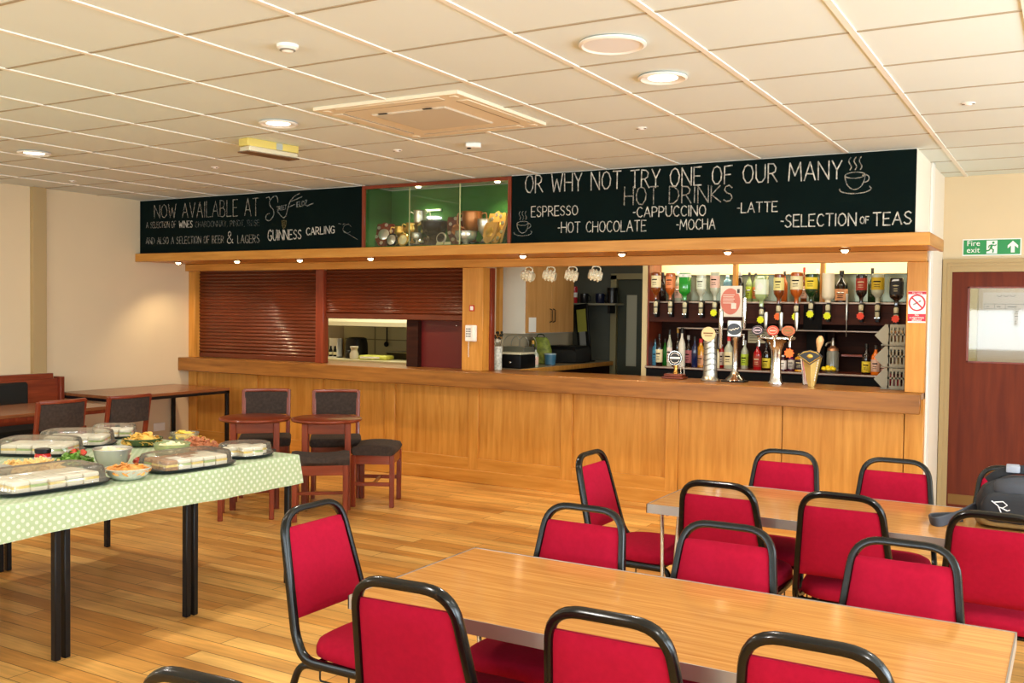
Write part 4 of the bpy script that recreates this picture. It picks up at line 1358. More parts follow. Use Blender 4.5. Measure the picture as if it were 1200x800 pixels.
lem = mat('lemon_skin', '#f2d512', .4, bump=.2, bscale=200)
for k, (dx, dy, dz) in enumerate(((-.045, -.01, .034), (-.005, -.015, .030), (.035, -.005, .032), (-.02, .02, .045), (.015, .018, .040))):
    l = MB().ball((0, 0, 0), .024, .021, .021).build('lemon', lem)
    l.location = (-1.825+dx, 8.565+dy, 1.0875+dz); l.rotation_euler = (.3*k, .2, .7*k)
    tag(l, 'yellow lemon piece heaped in the shallow bowl on the lower shelf', 'lemon', 'lemons in the bowl')
# poster and notice
po = thing('paper_poster', 'white poster with a big red circle in front of the hanging bottles', 'poster', (-2.660, 8.56, 1.692))
MB().box((-.098, -.112, -.136), (.098, -.110, .138)).build('sheet', mat('poster_paper', '#efe3cf', .7), po, smooth=False)
b = MB()
b.lathe([(.086, 0), (.088, .0005), (0, .0006)], 32, Matrix.Translation((-.008, -.112, .0)) @ Matrix.Rotation(PI/2, 4, 'X') @ Matrix.Diagonal((1, 1.32, 1, 1)))
b.build('red_disc', mat('poster_red', '#dc7f6c', .7), po)
b = MB()
for k in range(5): b.box((-.075, -.1135, .055-.018*k), (.03-.01*(k % 2), -.1128, .061-.018*k))
b.box((.0, -.1135, -.065), (.045, -.1128, -.015)).box((.045, -.1135, .07), (.075, -.1128, .115))
b.build('printing', mat('poster_print', '#f4e9d8', .7), po, smooth=False)
MB().box((.052, -.1142, .075), (.074, -.1130, .11)).build('dark_logo', mat('poster_dark', '#4a4446', .7), po, smooth=False)
MB().box((-.01, -.110, -.02), (.01, 0, .02)).build('holder', M_['black_plastic'], po, smooth=False)
no = thing('shelf_notice', 'cream paper notice stuck to the back of the lower shelf', 'notice', (-2.535, 8.898, 1.385))
MB().box((-.10, -.004, -.068), (.10, -.002, .068)).build('sheet', mat('notice_cream', '#d8c9a2', .8), no, smooth=False)
b = MB()
for k in range(5): b.box((-.085, -.0052, .04-.022*k), (.085-.03*(k % 3), -.004, .048-.022*k))
b.build('printing', mat('notice_print', '#93835f', .8), no, smooth=False)
# silver bar-spoon hanging from the rail
sp_ = thing('bar_rod', 'thin silver rod hanging beside the big black bottle', 'rod', (-1.692, 8.56, 1.40))
MB().lathe([(.010, .14), (.011, .145), (.011, .36), (.009, .365)], 12, Matrix.Translation((0, -.012, 0))).build('grip', M_['steel'], sp_)
MB().lathe([(.003, 0), (.004, .002), (.004, .145)], 8, Matrix.Translation((0, -.012, 0))).build('rod', M_['steel'], sp_)
MB().box((-.012, -.02, .20), (.012, .02, .215)).build('clip', M_['black_plastic'], sp_)

# ================================================================== taps on the counter
def badge(b, x, z, r, y=-.03, ry=None):
    pass
CTZ = CT
hp = thing('hand_pump_clip', 'black round beer badge on a brass stem and wooden block', 'beer pump', (-2.922, 7.80, CTZ))
MB().box((-.105, -.06, 0), (.085, .06, .018), .004).box((-.09, -.05, .018), (.07, .05, .042), .006).build('block', wood('pump_block', '#5a2413', '#7c3a20', 'x', 8, 3, .3), hp)
MB().lathe([(.026, .042), (.022, .06), (.016, .075), (.020, .10), (.018, .118)], 16).build('stem', mat('brass', '#b98a45', .25, .9), hp)
b = MB().lathe([(0, -.008), (.060, -.008), (.062, .0), (.060, .006), (0, .006)], 28, Matrix.Translation((0, -.02, .175)) @ Matrix.Rotation(PI/2, 4, 'X')); b.build('badge', mat('badge_black', '#131313', .35), hp)
b = MB().tube([(.058*math.cos(a), -.029, .175+.058*math.sin(a)) for a in [2*PI*k/28 for k in range(28)]], .004, 6, closed=True); b.build('badge_rim', M_['chrome'], hp)
b = MB().box((-.045, -.031, .168), (.045, -.028, .184)); 
for k, (a0, a1) in enumerate(((.45, PI-.45), (PI+.45, 2*PI-.45))):
    b.tube([(.042*math.cos(a0+(a1-a0)*q/10), -.0295, .175+.042*math.sin(a0+(a1-a0)*q/10)) for q in range(11)], .003, 5)
b.build('badge_lettering', M_['white_gloss'], hp, smooth=False)
for s in (-.0, .03):
    MB().tube([(.055+s, -.03, .042), (.050+s, -.03, .13)], .005, 8).build('guard_rail', M_['chrome'], hp)

co = thing('beer_column', 'tall silver ribbed beer column with round cream badge', 'beer tap', (-2.590, 7.70, CTZ))
MB().lathe([(.078, 0), (.080, .01), (.062, .028), (.056, .05), (.054, .36), (.050, .385), (.040, .395), (0, .398)], 28).build('column', M_['steel'], co)
b = MB()
for k in range(6): b.tube([(.0555*math.cos(-PI/2+a), .0555*math.sin(-PI/2+a), .09+.045*k+.010*math.sin(3*a)) for a in [-1.2+2.4*q/12 for q in range(13)]], .004, 6)
b.build('rib_band', mat('dull_steel', '#7f7d76', .4, .8), co)
MB().lathe([(0, -.006), (.058, -.006), (.060, 0), (.058, .006), (0, .006)], 28, Matrix.Translation((0, -.058, .385)) @ Matrix.Rotation(PI/2, 4, 'X')).build('badge', mat('badge_cream', '#c9b486', .4), co)
b = MB().box((-.040, -.0665, .388), (.040, -.064, .398)).box((-.030, -.0665, .370), (.030, -.064, .376)); b.build('badge_lettering', mat('badge_brown', '#6a4a24', .5), co, smooth=False)
MB().tube([(.055, -.02, .40), (.098, -.04, .40)], .010, 10).build('spout_arm', M_['chrome'], co)
MB().lathe([(.010, -.13), (.014, -.12), (.014, 0), (.018, .02), (.020, .17), (.016, .19), (0, .192)], 14, Matrix.Translation((.094, -.035, .40))).build('handle', M_['chrome'], co)

tb = thing('lager_tap', 'slim chrome single tap with dark oval badge and tall handle', 'beer tap', (-2.408, 7.78, CTZ))
MB().box((-.095, -.07, 0), (.095, .07, .012), .004).build('drip_tray', M_['black_plastic'], tb)
MB().lathe([(.080, .012), (.075, .022), (.045, .05), (.026, .085), (.022, .11), (.022, .33), (.030, .34), (.032, .38), (.020, .39), (0, .392)], 20).build('column', M_['chrome'], tb)
MB().box((-.060, -.040, .365), (.060, -.028, .50), .006).build('badge_plate', M_['steel'], tb)
MB().lathe([(0, -.004), (.055, -.004), (.056, 0), (.055, .003)], 28, Matrix.Translation((0, -.042, .428)) @ Matrix.Rotation(PI/2, 4, 'X') @ Matrix.Diagonal((1, .85, 1, 1))).build('badge', mat('badge_black_gloss', '#0d0d10', .25), tb)
b = MB().tube([(-.040+.08*k/12, -.0475, .418+.02*k/12+.006*math.sin(k*1.7)) for k in range(13)], .0035, 5); b.build('badge_lettering', M_['white_gloss'], tb)
MB().lathe([(.011, 0), (.015, .02), (.019, .16), (.017, .25), (0, .256)], 14, Matrix.Translation((.075, -.02, .43))).build('handle', M_['chrome'], tb)
MB().tube([(.0, -.02, .375), (.075, -.02, .385), (.075, -.03, .30)], .010, 10).build('spout', M_['chrome'], tb)

fo = thing('beer_font', 'tall chrome flared beer font carrying three oval badges and handles', 'beer tap', (-2.058, 7.72, CTZ))
MB().lathe([(.058, 0), (.060, .008), (.048, .03), (.040, .08), (.038, .20), (.044, .27), (.070, .325), (.115, .350), (.150, .358), (.152, .370), (.148, .376), (0, .377)], 32, sy=.62).build('column', M_['chrome'], fo)
fcols = [('#2a2024', '#b9a6b4'), ('#b8401f', '#e0a090'), ('#a8562a', '#7a6a32')]
for k, dx in enumerate((-.125, -.005, .115)):
    MB().lathe([(0, -.006), (.048, -.006), (.050, 0), (.048, .006), (0, .006)], 26, Matrix.Translation((dx, -.095, .425)) @ Matrix.Rotation(PI/2, 4, 'X') @ Matrix.Diagonal((1.08 if k == 2 else .95, .8, 1, 1))).build('badge', mat('font_badge_%d' % k, fcols[k][0], .35), fo)
    b = MB().tube([(dx+.034*math.cos(a), -.103, .425+.024*math.sin(a)) for a in [2*PI*q/20 for q in range(20)]], .0028, 5, closed=True)
    b.box((dx-.024, -.1035, .420), (dx+.024, -.1015, .431))
    b.build('badge_lettering', mat('font_badge_print_%d' % k, fcols[k][1], .5), fo, smooth=False)
    MB().lathe([(.010, 0), (.013, .015), (.017, .10), (.016, .135), (0, .140)], 14, Matrix.Translation((dx+.045, -.03, .43))).build('handle', M_['steel'], fo)
    MB().tube(bez([(dx+.02, -.05, .38), (dx+.02, -.12, .37), (dx+.02, -.125, .30)], 4, .03), .010, 10).build('spout', M_['chrome'], fo)
    MB().tube([(dx, -.06, .370), (dx, -.09, .40)], .012, 8).build('badge_arm', M_['chrome'], fo)
b = MB(); star(b, (.135, .255), .040, .030, 9, -.140, -.137); b.build('star_tag', TAGC['orange'], fo, smooth=False)

go = thing('gold_wedge_tap', 'gold wedge-shaped beer tap with black and gold diamond badge', 'beer tap', (-1.760, 7.64, CTZ))
gm = mat('pale_gold', '#d9bf74', .28, .6)
b = MB(); b._add([(-.022, -.02, 0), (.022, -.02, 0), (.022, .02, 0), (-.022, .02, 0), (-.068, -.035, .23), (0, -.060, .23), (.068, -.035, .23), (.068, .035, .23), (-.068, .035, .23), (0, -.028, 0)],
     [(0, 3, 2, 1, 9), (4, 5, 6, 7, 8), (0, 9, 5, 4), (9, 1, 6, 5), (1, 2, 7, 6), (2, 3, 8, 7), (3, 0, 4, 8)]); b.build('wedge_body', gm, go, smooth=False)
dia = [(-.095, .238), (-.055, .272), (0, .285), (.055, .272), (.095, .238), (0, .170)]
b = MB(); b.prism(dia, -.078, -.060, 'xz'); b.build('badge', mat('badge_dark', '#191512', .35), go, smooth=False)
b = MB().tube([(u*.86, -.080, .235+(v-.235)*.82) for u, v in dia], .0045, 5, closed=True); b.ball((0, -.078, .236), .022, .005, .016); b.build('badge_emblem', mat('badge_gold', '#c9a548', .35, .6), go)
MB().lathe([(.010, 0), (.014, .03), (.028, .075), (.028, .10), (.015, .125), (0, .130)], 14, Matrix.Translation((.045, 0, .265)) @ Matrix.Rotation(.12, 4, 'Y')).build('handle', mat('turned_wood_handle', '#c9a070', .35), go)
b = MB()
for k in range(9): b.box((.052-.0035*k, -.050+.0022*k, .20-.019*k), (.058-.0035*k, -.044+.0022*k, .212-.019*k))
b.build('side_lettering', M_['white_gloss'], go, smooth=False)
ss = thing('straw_pot', 'small pot of pink and white straws behind the gold wedge tap', 'straw holder', (-1.845, 7.80, CTZ))
MB().lathe([(.024, 0), (.028, .003), (.030, .12), (.027, .12), (.025, .006), (0, .005)], 18).build('pot', M_['glass'], ss)
for k in range(5):
    MB().tube([(-.012+.006*k, .004*(k % 2), .006), (-.040+.016*k, .01*(k % 3)-.01, .245-.012*k)], .005, 6).build('straw', mat('straw_%d' % k, ['#e8e2da', '#d98a8a', '#efe9e0', '#c96a6a', '#e6d8d0'][k], .5), ss)

# grey stacking crates at the right end of the counter
gp = mat('grey_crate_plastic', '#7d7a6c', .6, spec=.3)
filling = ['pink and brown packets', 'brown packets', 'dark red packets']
for k in range(3):
    z = CT + .164*k
    lab = ['lowest grey stacking crate at the right end of the bar', 'middle grey stacking crate at the right end of the bar', 'topmost grey stacking crate at the right end of the bar'][k]
    t = thing('stacking_crate', lab, 'crate', (-1.190, 7.84, z), group='grey stacking crates on the bar')
    b = MB()
    x0, x1, d, h = -.085, .092, .12, .160
    b.box((x0, -d, .002), (x1, d, .010)); b.box((x1-.006, -d, .01), (x1, d, h))
    b.build('tray', gp, t, smooth=False)
    for s in (-1, 1):
        b = MB(); y0, y1 = (s*d-.003, s*d+.003)
        b.box((x0+.05, y0, .01), (x1, y1, .030)); b.box((x0+.05, y0, h-.022), (x1, y1, h)); b.box((x0+.05, y0, h*.50), (x1, y1, h*.58))
        for q in range(5):
            xx = x0+.055+.026*q
            b.box((xx, y0, .03), (xx+.012, y1, h-.022))
        b.prism([(x0+.062, .010), (x0+.062, h), (x0+.03, h), (x0-.045, h*.48), (x0-.040, h*.44), (x0+.02, .010)], y0, y1, 'xz')
        b.build('side', gp, t, smooth=False)
    MB().prism([(x0+.02, .004), (x0+.026, .010), (x0-.037, h*.46), (x0-.045, h*.48)], -d, d, 'xz').build('hopper_lip', gp, t, smooth=False)
    for q in range(4):
        p = MB().box((-.012, -.05, 0), (.012, .05, .105), .008)
        cc = [['#a8323c', '#7d2a2c', '#b8464a', '#5a2a24'], ['#8a6a40', '#6e4a2c', '#a08050', '#554030'], ['#a88a5c', '#8c5a34', '#c0a070', '#7a5c40']][k][q]
        o = p.build('snack_packet', mat('packet_%d_%d' % (k, q), cc, .35))
        o.location = (-1.226+.028*q, 7.845, z+.012); o.rotation_euler = (0, .18, .1*q)
        tag(o, 'upright snack packet inside the %s grey crate of the stack' % ('lowest', 'middle', 'topmost')[k], 'snack packet', 'snack packets in the %s crate' % ('lowest', 'middle', 'topmost')[k])

# dimpled glass mugs hanging from the header
mg = mat('dimpled_glass', '#dcd5b4', .15, coat=.3)
def mug():
    t = thing('beer_mug', '', 'mug')
    R = Matrix.Rotation(math.radians(100), 4, 'Y') @ Matrix.Rotation(0, 4, 'X')
    R = Matrix.Translation((0, 0, -.072)) @ Matrix.Rotation(math.radians(78), 4, 'Y') @ Matrix.Translation((0, 0, -.055))
    b = MB().lathe([(0, .003), (.034, .003), (.036, 0), (.040, .006), (.043, .055), (.042, .108), (.040, .112), (.037, .108), (.038, .055), (.035, .014), (0, .012)], 20, R)
    b.build('glass', mg, t)
    b = MB()
    for ring in range(3):
        for k in range(9):
            a = 2*PI*(k+.5*(ring % 2))/9
            b.ball(R @ Vector((.041*math.cos(a), .041*math.sin(a), .025+.030*ring)), .011, .011, .012, 8, 5)
    b.build('dimples', mg, t)
    h = [R @ Vector(p) for p in ((-.040, 0, .095), (-.075, 0, .092), (-.080, 0, .055), (-.072, 0, .022), (-.040, 0, .020))]
    MB().tube(bez(h, 4, .02), .006, 8).build('handle', mg, t)
    MB().tube(bez([(0, 0, .028), (0, 0, .003), (.006, 0, -.004), (.012, 0, .004)], 3, .006), .0025, 6).build('hook', M_['steel'], t)
    return t
MUGX = [-4.229, -4.011, -3.798, -3.571]
m0 = mug()
for k, x in enumerate(MUGX):
    lab = 'dimpled glass beer mug hanging from the header, %s from the left' % ('first', 'second', 'third', 'fourth')[k]
    if k == 0: m0.location = (x, 7.56, 1.968); m0['label'] = lab; mm = m0
    else: mm = dup(m0, (x, 7.56, 1.968), None, lab)
    mm['group'] = 'glass mugs hanging over the bar'; mm.rotation_euler = (0, 0, D(180+12*k))

# ================================================================== left part behind the bar
cu = thing('wall_cupboard', 'oak-fronted wall cupboard with white end, behind the bar', 'cupboard', (-5.1, 9.1, 1.355))
MB().box((-5.098, 8.55, 1.355), (-4.815, 9.62, 2.12)).build('carcass', mat('white_melamine', '#ece6d4', .5), cu, off=cu.location, smooth=False)
for k, (a, c) in enumerate(((8.56, 9.08), (9.09, 9.61))):
    d = MB().box((-4.814, a, 1.36), (-4.796, c, 2.115), .002).build('door', wood('beech_door_%d' % k, '#b98143', '#cf9a5c', 'z', 8, 2, .4), cu, off=cu.location)
    y = 9.05 if k == 0 else 9.12
    MB().tube(bez([(-4.796, y, 1.47), (-4.765, y, 1.48), (-4.765, y, 1.60), (-4.796, y, 1.61)], 3, .012), .005, 6).build('handle', M_['black_plastic'], d, off=cu.location)
MB().box((-4.795, 8.60, 1.37), (-4.793, 8.75, 1.52)).build('taped_note', mat('note_white', '#efeade', .7), cu, off=cu.location, smooth=False)
tr = thing('paper_list', 'white paper list pinned on the wall left of the cupboard', 'notice', (-5.099, 8.2, 1.60))
MB().box((0, -.10, -.19), (.002, .14, .13)).build('sheet', M_['white_gloss'], tr, smooth=False)
struct(MB().box((-5.1, 8.46, 1.30), (-5.06, 8.53, 2.15)).build('trim_5', M_['oak'], smooth=False))
wt = thing('bar_worktop', 'wood-edged worktop along the left side behind the bar', 'worktop', (-4.8, 9.0, 1.0))
MB().box((-5.098, 7.99, .995), (-4.55, 10.19, 1.03)).build('top', mat('grey_worktop', '#8f866f', .35), wt, off=wt.location, smooth=False)
MB().box((-4.55, 7.99, .985), (-4.53, 10.19, 1.032), .003).build('edging', M_['oak'], wt, off=wt.location)
MB().box((-5.098, 8.02, 0), (-4.58, 10.19, .985)).build('base', M_['darkwood'], wt, off=wt.location, smooth=False)
def low_box(name, label, cat, a, c, m, bev=.01, parts=()):
    ctr = ((a[0]+c[0])/2, (a[1]+c[1])/2, a[2])
    t = thing(name, label, cat, ctr)
    MB().box(a, c, bev, seg=2).build('body', m, t, off=t.location)
    for nm, pa, pc, pm in parts: MB().box(pa, pc, .003).build(nm, pm, t, off=t.location)
    return t
low_box('coffee_machine', 'black coffee machine with a cream tray on top, behind the bar', 'coffee machine', (-4.86, 8.10, 1.031), (-4.60, 8.40, 1.16), M_['black_plastic'], .012,
        (('tray', (-4.87, 8.09, 1.165), (-4.60, 8.38, 1.185), mat('tray_cream', '#cfc8a8', .4)), ('upper_deck', (-4.85, 8.2, 1.16), (-4.62, 8.40, 1.235), mat('machine_grey', '#5a5a4c', .3)), ('dial', (-4.72, 8.085, 1.08), (-4.70, 8.10, 1.10), M_['chrome'])))
gr = thing('wire_rack', 'arched wire glass rack behind the coffee machine', 'rack', (-4.8, 8.5, 1.031))
b = MB()
for q in range(3):
    b.tube([(-.13+.02*q+.10*math.cos(a)+.06*q, .02*q, .22+.09*math.sin(a)) for a in [PI*k/12 for k in range(13)]], .004, 6)
    b.tube([(-.03+.08*q, .02*q, .22), (-.03+.08*q, .02*q, 0)], .004, 6); b.tube([(-.23+.08*q, .02*q, .22), (-.23+.08*q, .02*q, 0)], .004, 6)
b.build('wire_frame', M_['steel'], gr)
bottle(-4.715, 8.55, 1.031, .26, .036, 'black', 'cream', 'gold', 'wine', 'dark wine bottle with gold foil on the left worktop', 'bottles on the left worktop')
bottle(-4.640, 8.47, 1.031, .20, .030, 'clear', 'rose', 'dark', 'spirit', 'small clear bottle beside the dark wine bottle', 'bottles on the left worktop')
va = thing('glass_vase', 'tall clear glass vase of dark dried flowers beside the oak post', 'vase', (-4.713, 7.86, CT))
MB().lathe([(.040, 0), (.042, .004), (.040, .10), (.046, .22), (.043, .22), (.037, .10), (.036, .012), (0, .010)], 24).build('glass', mat('crackle_glass', '#c7c9bf', .1, bump=.6, bscale=60, vary=.35, vscale=45), va)
rf = random.Random(7)
for k in range(6):
    st2 = MB().tube(bez([(0, 0, .12), (.01*(k-2.5), .005*k-.01, .24), (.018*(k-2.5), .01*(k % 3)-.01, .27+.03*(k % 3))], 3, .05), .0025, 5).build('stem', mat('dried_stem_%d' % k, '#4a3c22', .8), va)
    b = MB()
    for q in range(6): b.ball((.018*(k-2.5)+rf.uniform(-.014, .014), .01*(k % 3)-.01+rf.uniform(-.014, .014), .275+.03*(k % 3)+rf.uniform(-.012, .02)), rf.uniform(.008, .013), None, None, 8, 5)
    b.build('flower_head', mat('dried_flower_%d' % k, '#2c2a20' if k % 3 else '#d8d2bf', .8), va)
# machines and shelf at the far end
sh = thing('wall_shelf', 'dark shelf with mugs on the rear wall behind the bar', 'shelf', (-4.75, 10.05, 1.66))
MB().box((-.34, -.15, 0), (.32, .148, .022), .003).build('board', mat('shelf_grey', '#8a8672', .5), sh)
for s in (-.25, .22): MB().box((s-.012, -.10, -.09), (s+.012, .148, 0)).build('bracket', M_['black_plastic'], sh)
for nm, lab, x, r, h, c in (('tin_can', 'tall red can at the left end of the dark shelf', -4.985, .036, .19, '#b5202a'), ('mug', 'black mug next to the red can on the shelf', -4.86, .05, .11, '#141416'), ('mug', 'navy mug in the middle of the dark shelf', -4.66, .052, .11, '#141a33'), ('canister', 'black canister at the right end of the dark shelf', -4.51, .06, .17, '#0d0d0d')):
    t = thing(nm, lab, nm.replace('_', ' '), (x, 10.0, 1.6825))
    MB().lathe([(r*.92, 0), (r, .005), (r, h-.004), (r*.9, h), (r*.85, h-.006), (r*.85, .008), (0, .006)], 20).build('body', mat(lab[:14].replace(' ', '_'), c, .3), t)
    if nm == 'mug': MB().tube(bez([(r*.95, 0, h*.8), (r*1.6, 0, h*.75), (r*1.6, 0, h*.25), (r*.95, 0, h*.2)], 3, .02), .006, 7).build('handle', M_['black_plastic'], t)
    elif nm == 'tin_can': MB().lathe([(r*1.01, h*.35), (r*1.02, h*.36), (r*1.02, h*.62), (r*1.01, h*.63)], 20).build('label', LMAT['white'], t)
    else: MB().lathe([(r*1.03, h-.03), (r*1.03, h+.004), (0, h+.008)], 20).build('lid', M_['black_plastic'], t)
low_box('dark_hamper', 'low black covered machine on the worktop under the shelf', 'machine', (-5.0, 9.30, 1.031), (-4.60, 9.69, 1.20), M_['black_fabric'], .06, (('flap', (-4.98, 9.31, 1.16), (-4.62, 9.66, 1.215), M_['black_plastic']),))
mn = thing('menu_stand', 'tilted black menu stand with yellow-green card behind the bar', 'menu stand', (-4.739, 9.80, 1.034), D(-8))
RT = Matrix.Rotation(-.10, 4, 'Y')
MB().box((-.085, -.012, .0), (.085, .012, .64), .006, RT).build('board', M_['black_plastic'], mn)
MB().box((-.06, -.016, .33), (.06, -.011, .58), 0, RT).build('card', mat('menu_green', '#8d8a35', .6), mn, smooth=False)
MB().box((-.04, -.019, .14), (.04, -.014, .33), 0, RT).build('silver_panel', mat('menu_silver', '#9a9a96', .3, .5), mn, smooth=False)
MB().box((-.09, -.07, 0), (.09, .07, .012), .003).build('foot', M_['black_plastic'], mn)
kb = thing('shopping_bag', 'patterned yellow-green bag standing under the cupboard', 'bag', (-4.90, 9.05, 1.031))
MB().lathe([(.10, 0), (.12, .01), (.13, .14), (.10, .24), (.07, .28), (0, .27)], 18, sy=.6).build('body', mat('green_print', '#7f8a32', .6, vary=.5, vscale=25), kb)
MB().tube(bez([(-.05, 0, .26), (-.04, 0, .31), (.04, 0, .31), (.05, 0, .26)], 4, .03), .006, 6).build('handle', mat('bag_handle', '#3c4420', .6), kb)
bl = thing('blue_tub', 'small blue tub beside the patterned bag', 'tub', (-4.72, 8.93, 1.031))
MB().lathe([(.05, 0), (.055, .004), (.062, .11), (.058, .11), (.05, .008), (0, .006)], 20).build('tub', mat('tub_blue', '#3f6f8a', .35), bl)
MB().lathe([(.064, .105), (.064, .118), (0, .122)], 20).build('lid', mat('tub_lid', '#9fb5bd', .35), bl)
low_box('glass_washer', 'stainless steel glass washer under the counter flap behind the bar', 'glass washer', (-4.50, 8.95, 0), (-3.95, 9.45, .93), M_['steel'], .01, (('door', (-4.48, 8.93, .12), (-3.97, 8.95, .80), M_['steel']), ('handle', (-4.40, 8.90, .74), (-4.05, 8.93, .76), M_['black_plastic'])))
# grey door with a narrow glass strip
d2 = MB()
x0, x1 = -4.502, -3.70
d2.box((x0, 10.14, 0), (x0+.10, 10.18, 1.95)); d2.box((x0+.23, 10.14, 0), (x1, 10.18, 1.95)); d2.box((x0+.10, 10.14, 0), (x0+.23, 10.18, .98)); d2.box((x0+.10, 10.14, 1.78), (x0+.23, 10.18, 1.95))
dd = struct(d2.build('door_2', mat('grey_green_door', '#3c4238', .6, spec=.3), smooth=False))
struct(MB().box((x0+.10, 10.155, .98), (x0+.23, 10.165, 1.78)).build('door_glass', mat('frosted_strip', '#a9ab98', .3), dd, smooth=False))
struct(MB().box((x0-.075, 10.10, 0), (x0-.005, 10.2, 2.0)).box((x0-.075, 10.10, 1.955), (x1, 10.2, 2.02)).build('trim_6', mat('olive_jamb', '#8c8562', .5), smooth=False))
area('bar_lamp', (-4.0, 8.9, CEIL-.02), (0, 0, 0), .8, .5, 7, (1, .9, .7))

# ================================================================== kitchen seen through the hatch
kw = thing('kitchen_worktop', 'pale kitchen worktop seen through the hatch', 'worktop', (-7.5, 9.8, .9))
MB().box((-8.52, 9.30, .925), (-6.2, 10.19, .965), .004).build('top', mat('pale_worktop', '#d9cfa4', .35), kw, off=kw.location)
MB().box((-8.52, 9.36, 0), (-6.2, 10.19, .925)).build('base', mat('kitchen_base', '#6f6a50', .5), kw, off=kw.location, smooth=False)
hd = thing('cooker_hood', 'cream extractor hood across the top of the hatch view', 'extractor hood', (-7.6, 9.85, 1.37))
MB().prism([(9.45, 1.375), (9.45, 1.425), (9.75, 1.9), (10.19, 1.9), (10.19, 1.375)], -8.30, -6.9, 'yz').build('canopy', mat('hood_cream', '#e9e2bd', .35), hd, off=hd.location, smooth=False)
MB().box((-8.2, 9.5, 1.365), (-7.0, 10.1, 1.376)).build('filter', mat('hood_filter', '#8a866c', .4), hd, off=hd.location, smooth=False)
af = thing('air_fryer', 'tall black air fryer on the kitchen worktop', 'air fryer', (-7.861, 9.65, .966))
MB().lathe([(.12, 0), (.13, .01), (.125, .18), (.11, .25), (.08, .262), (0, .265)], 24, power=.7).build('body', M_['black_plastic'], af)
MB().box((-.025, -.19, .07), (.025, -.12, .10), .006).build('handle', mat('fryer_handle', '#2a2a2a', .4), af)
gj = thing('glass_jar', 'waisted clear glass jar standing before the air fryer', 'jar', (-7.697, 9.40, .966))
MB().lathe([(.05, 0), (.055, .005), (.058, .06), (.042, .10), (.040, .12), (.055, .15), (.050, .16), (.036, .12), (.038, .10), (.053, .06), (.048, .01), (0, .008)], 22).build('glass', mat('cut_glass', '#cfc4ac', .1, coat=.5), gj)
fp = thing('food_parcel', 'flat yellow-green wrapped parcel on the kitchen worktop', 'parcel', (-7.432, 9.50, .966), D(12))
MB().box((-.19, -.12, 0), (.19, .12, .055), .025, seg=3).build('wrap', mat('parcel_green', '#c9c95a', .4, vary=.3, vscale=15), fp)
MB().box((-.16, -.124, .018), (.10, -.118, .04), .002).build('label', LMAT['white'], fp)
rt = thing('roasting_tin', 'wide dark roasting tin at the right of the kitchen worktop', 'tin', (-7.327+.02, 9.92, .966))
MB().lathe([(.20, 0), (.21, .004), (.24, .085), (.236, .085), (.205, .010), (0, .008)], 4, Matrix.Rotation(PI/4, 4, 'Z')).build('tin', mat('tin_grey', '#4e4a3a', .4, .5), rt, smooth=False)
MB().tube([(-.17, -.17, .085), (.17, -.17, .085), (.17, .17, .085), (-.17, .17, .085)], .007, 6, closed=True).build('rim', M_['steel'], rt)
la = thing('ladle', 'black ladle hanging on the kitchen wall', 'ladle', (-7.783, 10.185, 1.09))
MB().box((-.010, -.022, .06), (.010, -.012, .26), .003).build('handle', M_['black_plastic'], la)
MB().ball((0, -.030, .04), .035, .025, .035).build('bowl', M_['black_plastic'], la)
MB().tube([(0, -.015, .255), (0, 0, .255)], .005, 6).build('hook', M_['steel'], la)
pp = thing('spice_rack', 'white wall-hung rack with small dark bottles at the left of the hatch', 'rack', (-8.152, 9.62, .966))
MB().box((-.16, .03, 0), (.05, .05, .24)).box((-.16, -.06, .0), (.05, .05, .012)).box((.04, -.06, 0), (.05, .05, .24)).build('frame', M_['white_gloss'], pp, smooth=False)
for k in range(2):
    t = thing('sauce_bottle', 'small dark sauce bottle in the white rack, %s one' % ('left', 'right')[k], 'bottle', (-8.152-.09+.07*k, 9.60, .979), group='sauce bottles in the kitchen')
    MB().lathe([(.022, 0), (.024, .003), (.024, .07), (.012, .10), (.011, .13), (0, .132)], 14).build('body', M_['black_plastic'], t)
    MB().lathe([(.0245, .02), (.025, .021), (.025, .055), (.0245, .056)], 14).build('label', LMAT['cream'], t)
kx = MB()
for x in (-8.0, -7.4, -6.8):
    kx.box((x-.006, 10.192, 1.0), (x+.006, 10.2, 1.38))
struct(kx.box((-8.5, 10.192, 1.18), (-6.3, 10.2, 1.192)).build('trim_7', mat('tile_joint', '#8f8b6c', .6), smooth=False))

# ================================================================== trophy cabinet
tc_ = thing('trophy_cabinet', 'glass-fronted green-lined trophy cabinet between the two chalkboards', 'cabinet', ((TX0+TX1)/2, 7.1, 2.13))
def TC(name, a, c, m, bev=.002):
    return MB().box(a, c, bev).build(name, M_[m] if isinstance(m, str) else m, tc_, off=tc_.location, smooth=bev > 0)
CTOP = CEIL-.008
TC('back_panel', (TX0, 7.300, 2.135), (TX1, 7.318, CTOP), 'felt', 0)
TC('side_panel', (TX0, 6.915, 2.135), (TX0+.012, 7.30, CTOP), 'felt', 0)
TC('side_panel', (TX1-.012, 6.915, 2.135), (TX1, 7.30, CTOP), 'felt', 0)
TC('base', (TX0, 6.915, 2.131), (TX1, 7.30, 2.140), 'felt', 0)
TC('frame_stile', (TX0-.010, 6.893, 2.131), (TX0+.022, 6.915, CTOP), 'mahog')
TC('frame_stile', (TX1-.022, 6.893, 2.131), (TX1+.010, 6.915, CTOP), 'mahog')
TC('frame_rail', (TX0+.022, 6.893, CTOP-.030), (TX1-.022, 6.915, CTOP), 'mahog_x')
pe = mat('pale_glass_edge', '#b9c08a', .2)
p = TC('sliding_pane', (TX0+.02, 6.925, 2.14), (-4.54, 6.929, CTOP-.03), 'glass', 0)
MB().box((-4.548, 6.924, 2.14), (-4.538, 6.930, CTOP-.03)).build('pane_edge', pe, p, off=tc_.location, smooth=False)
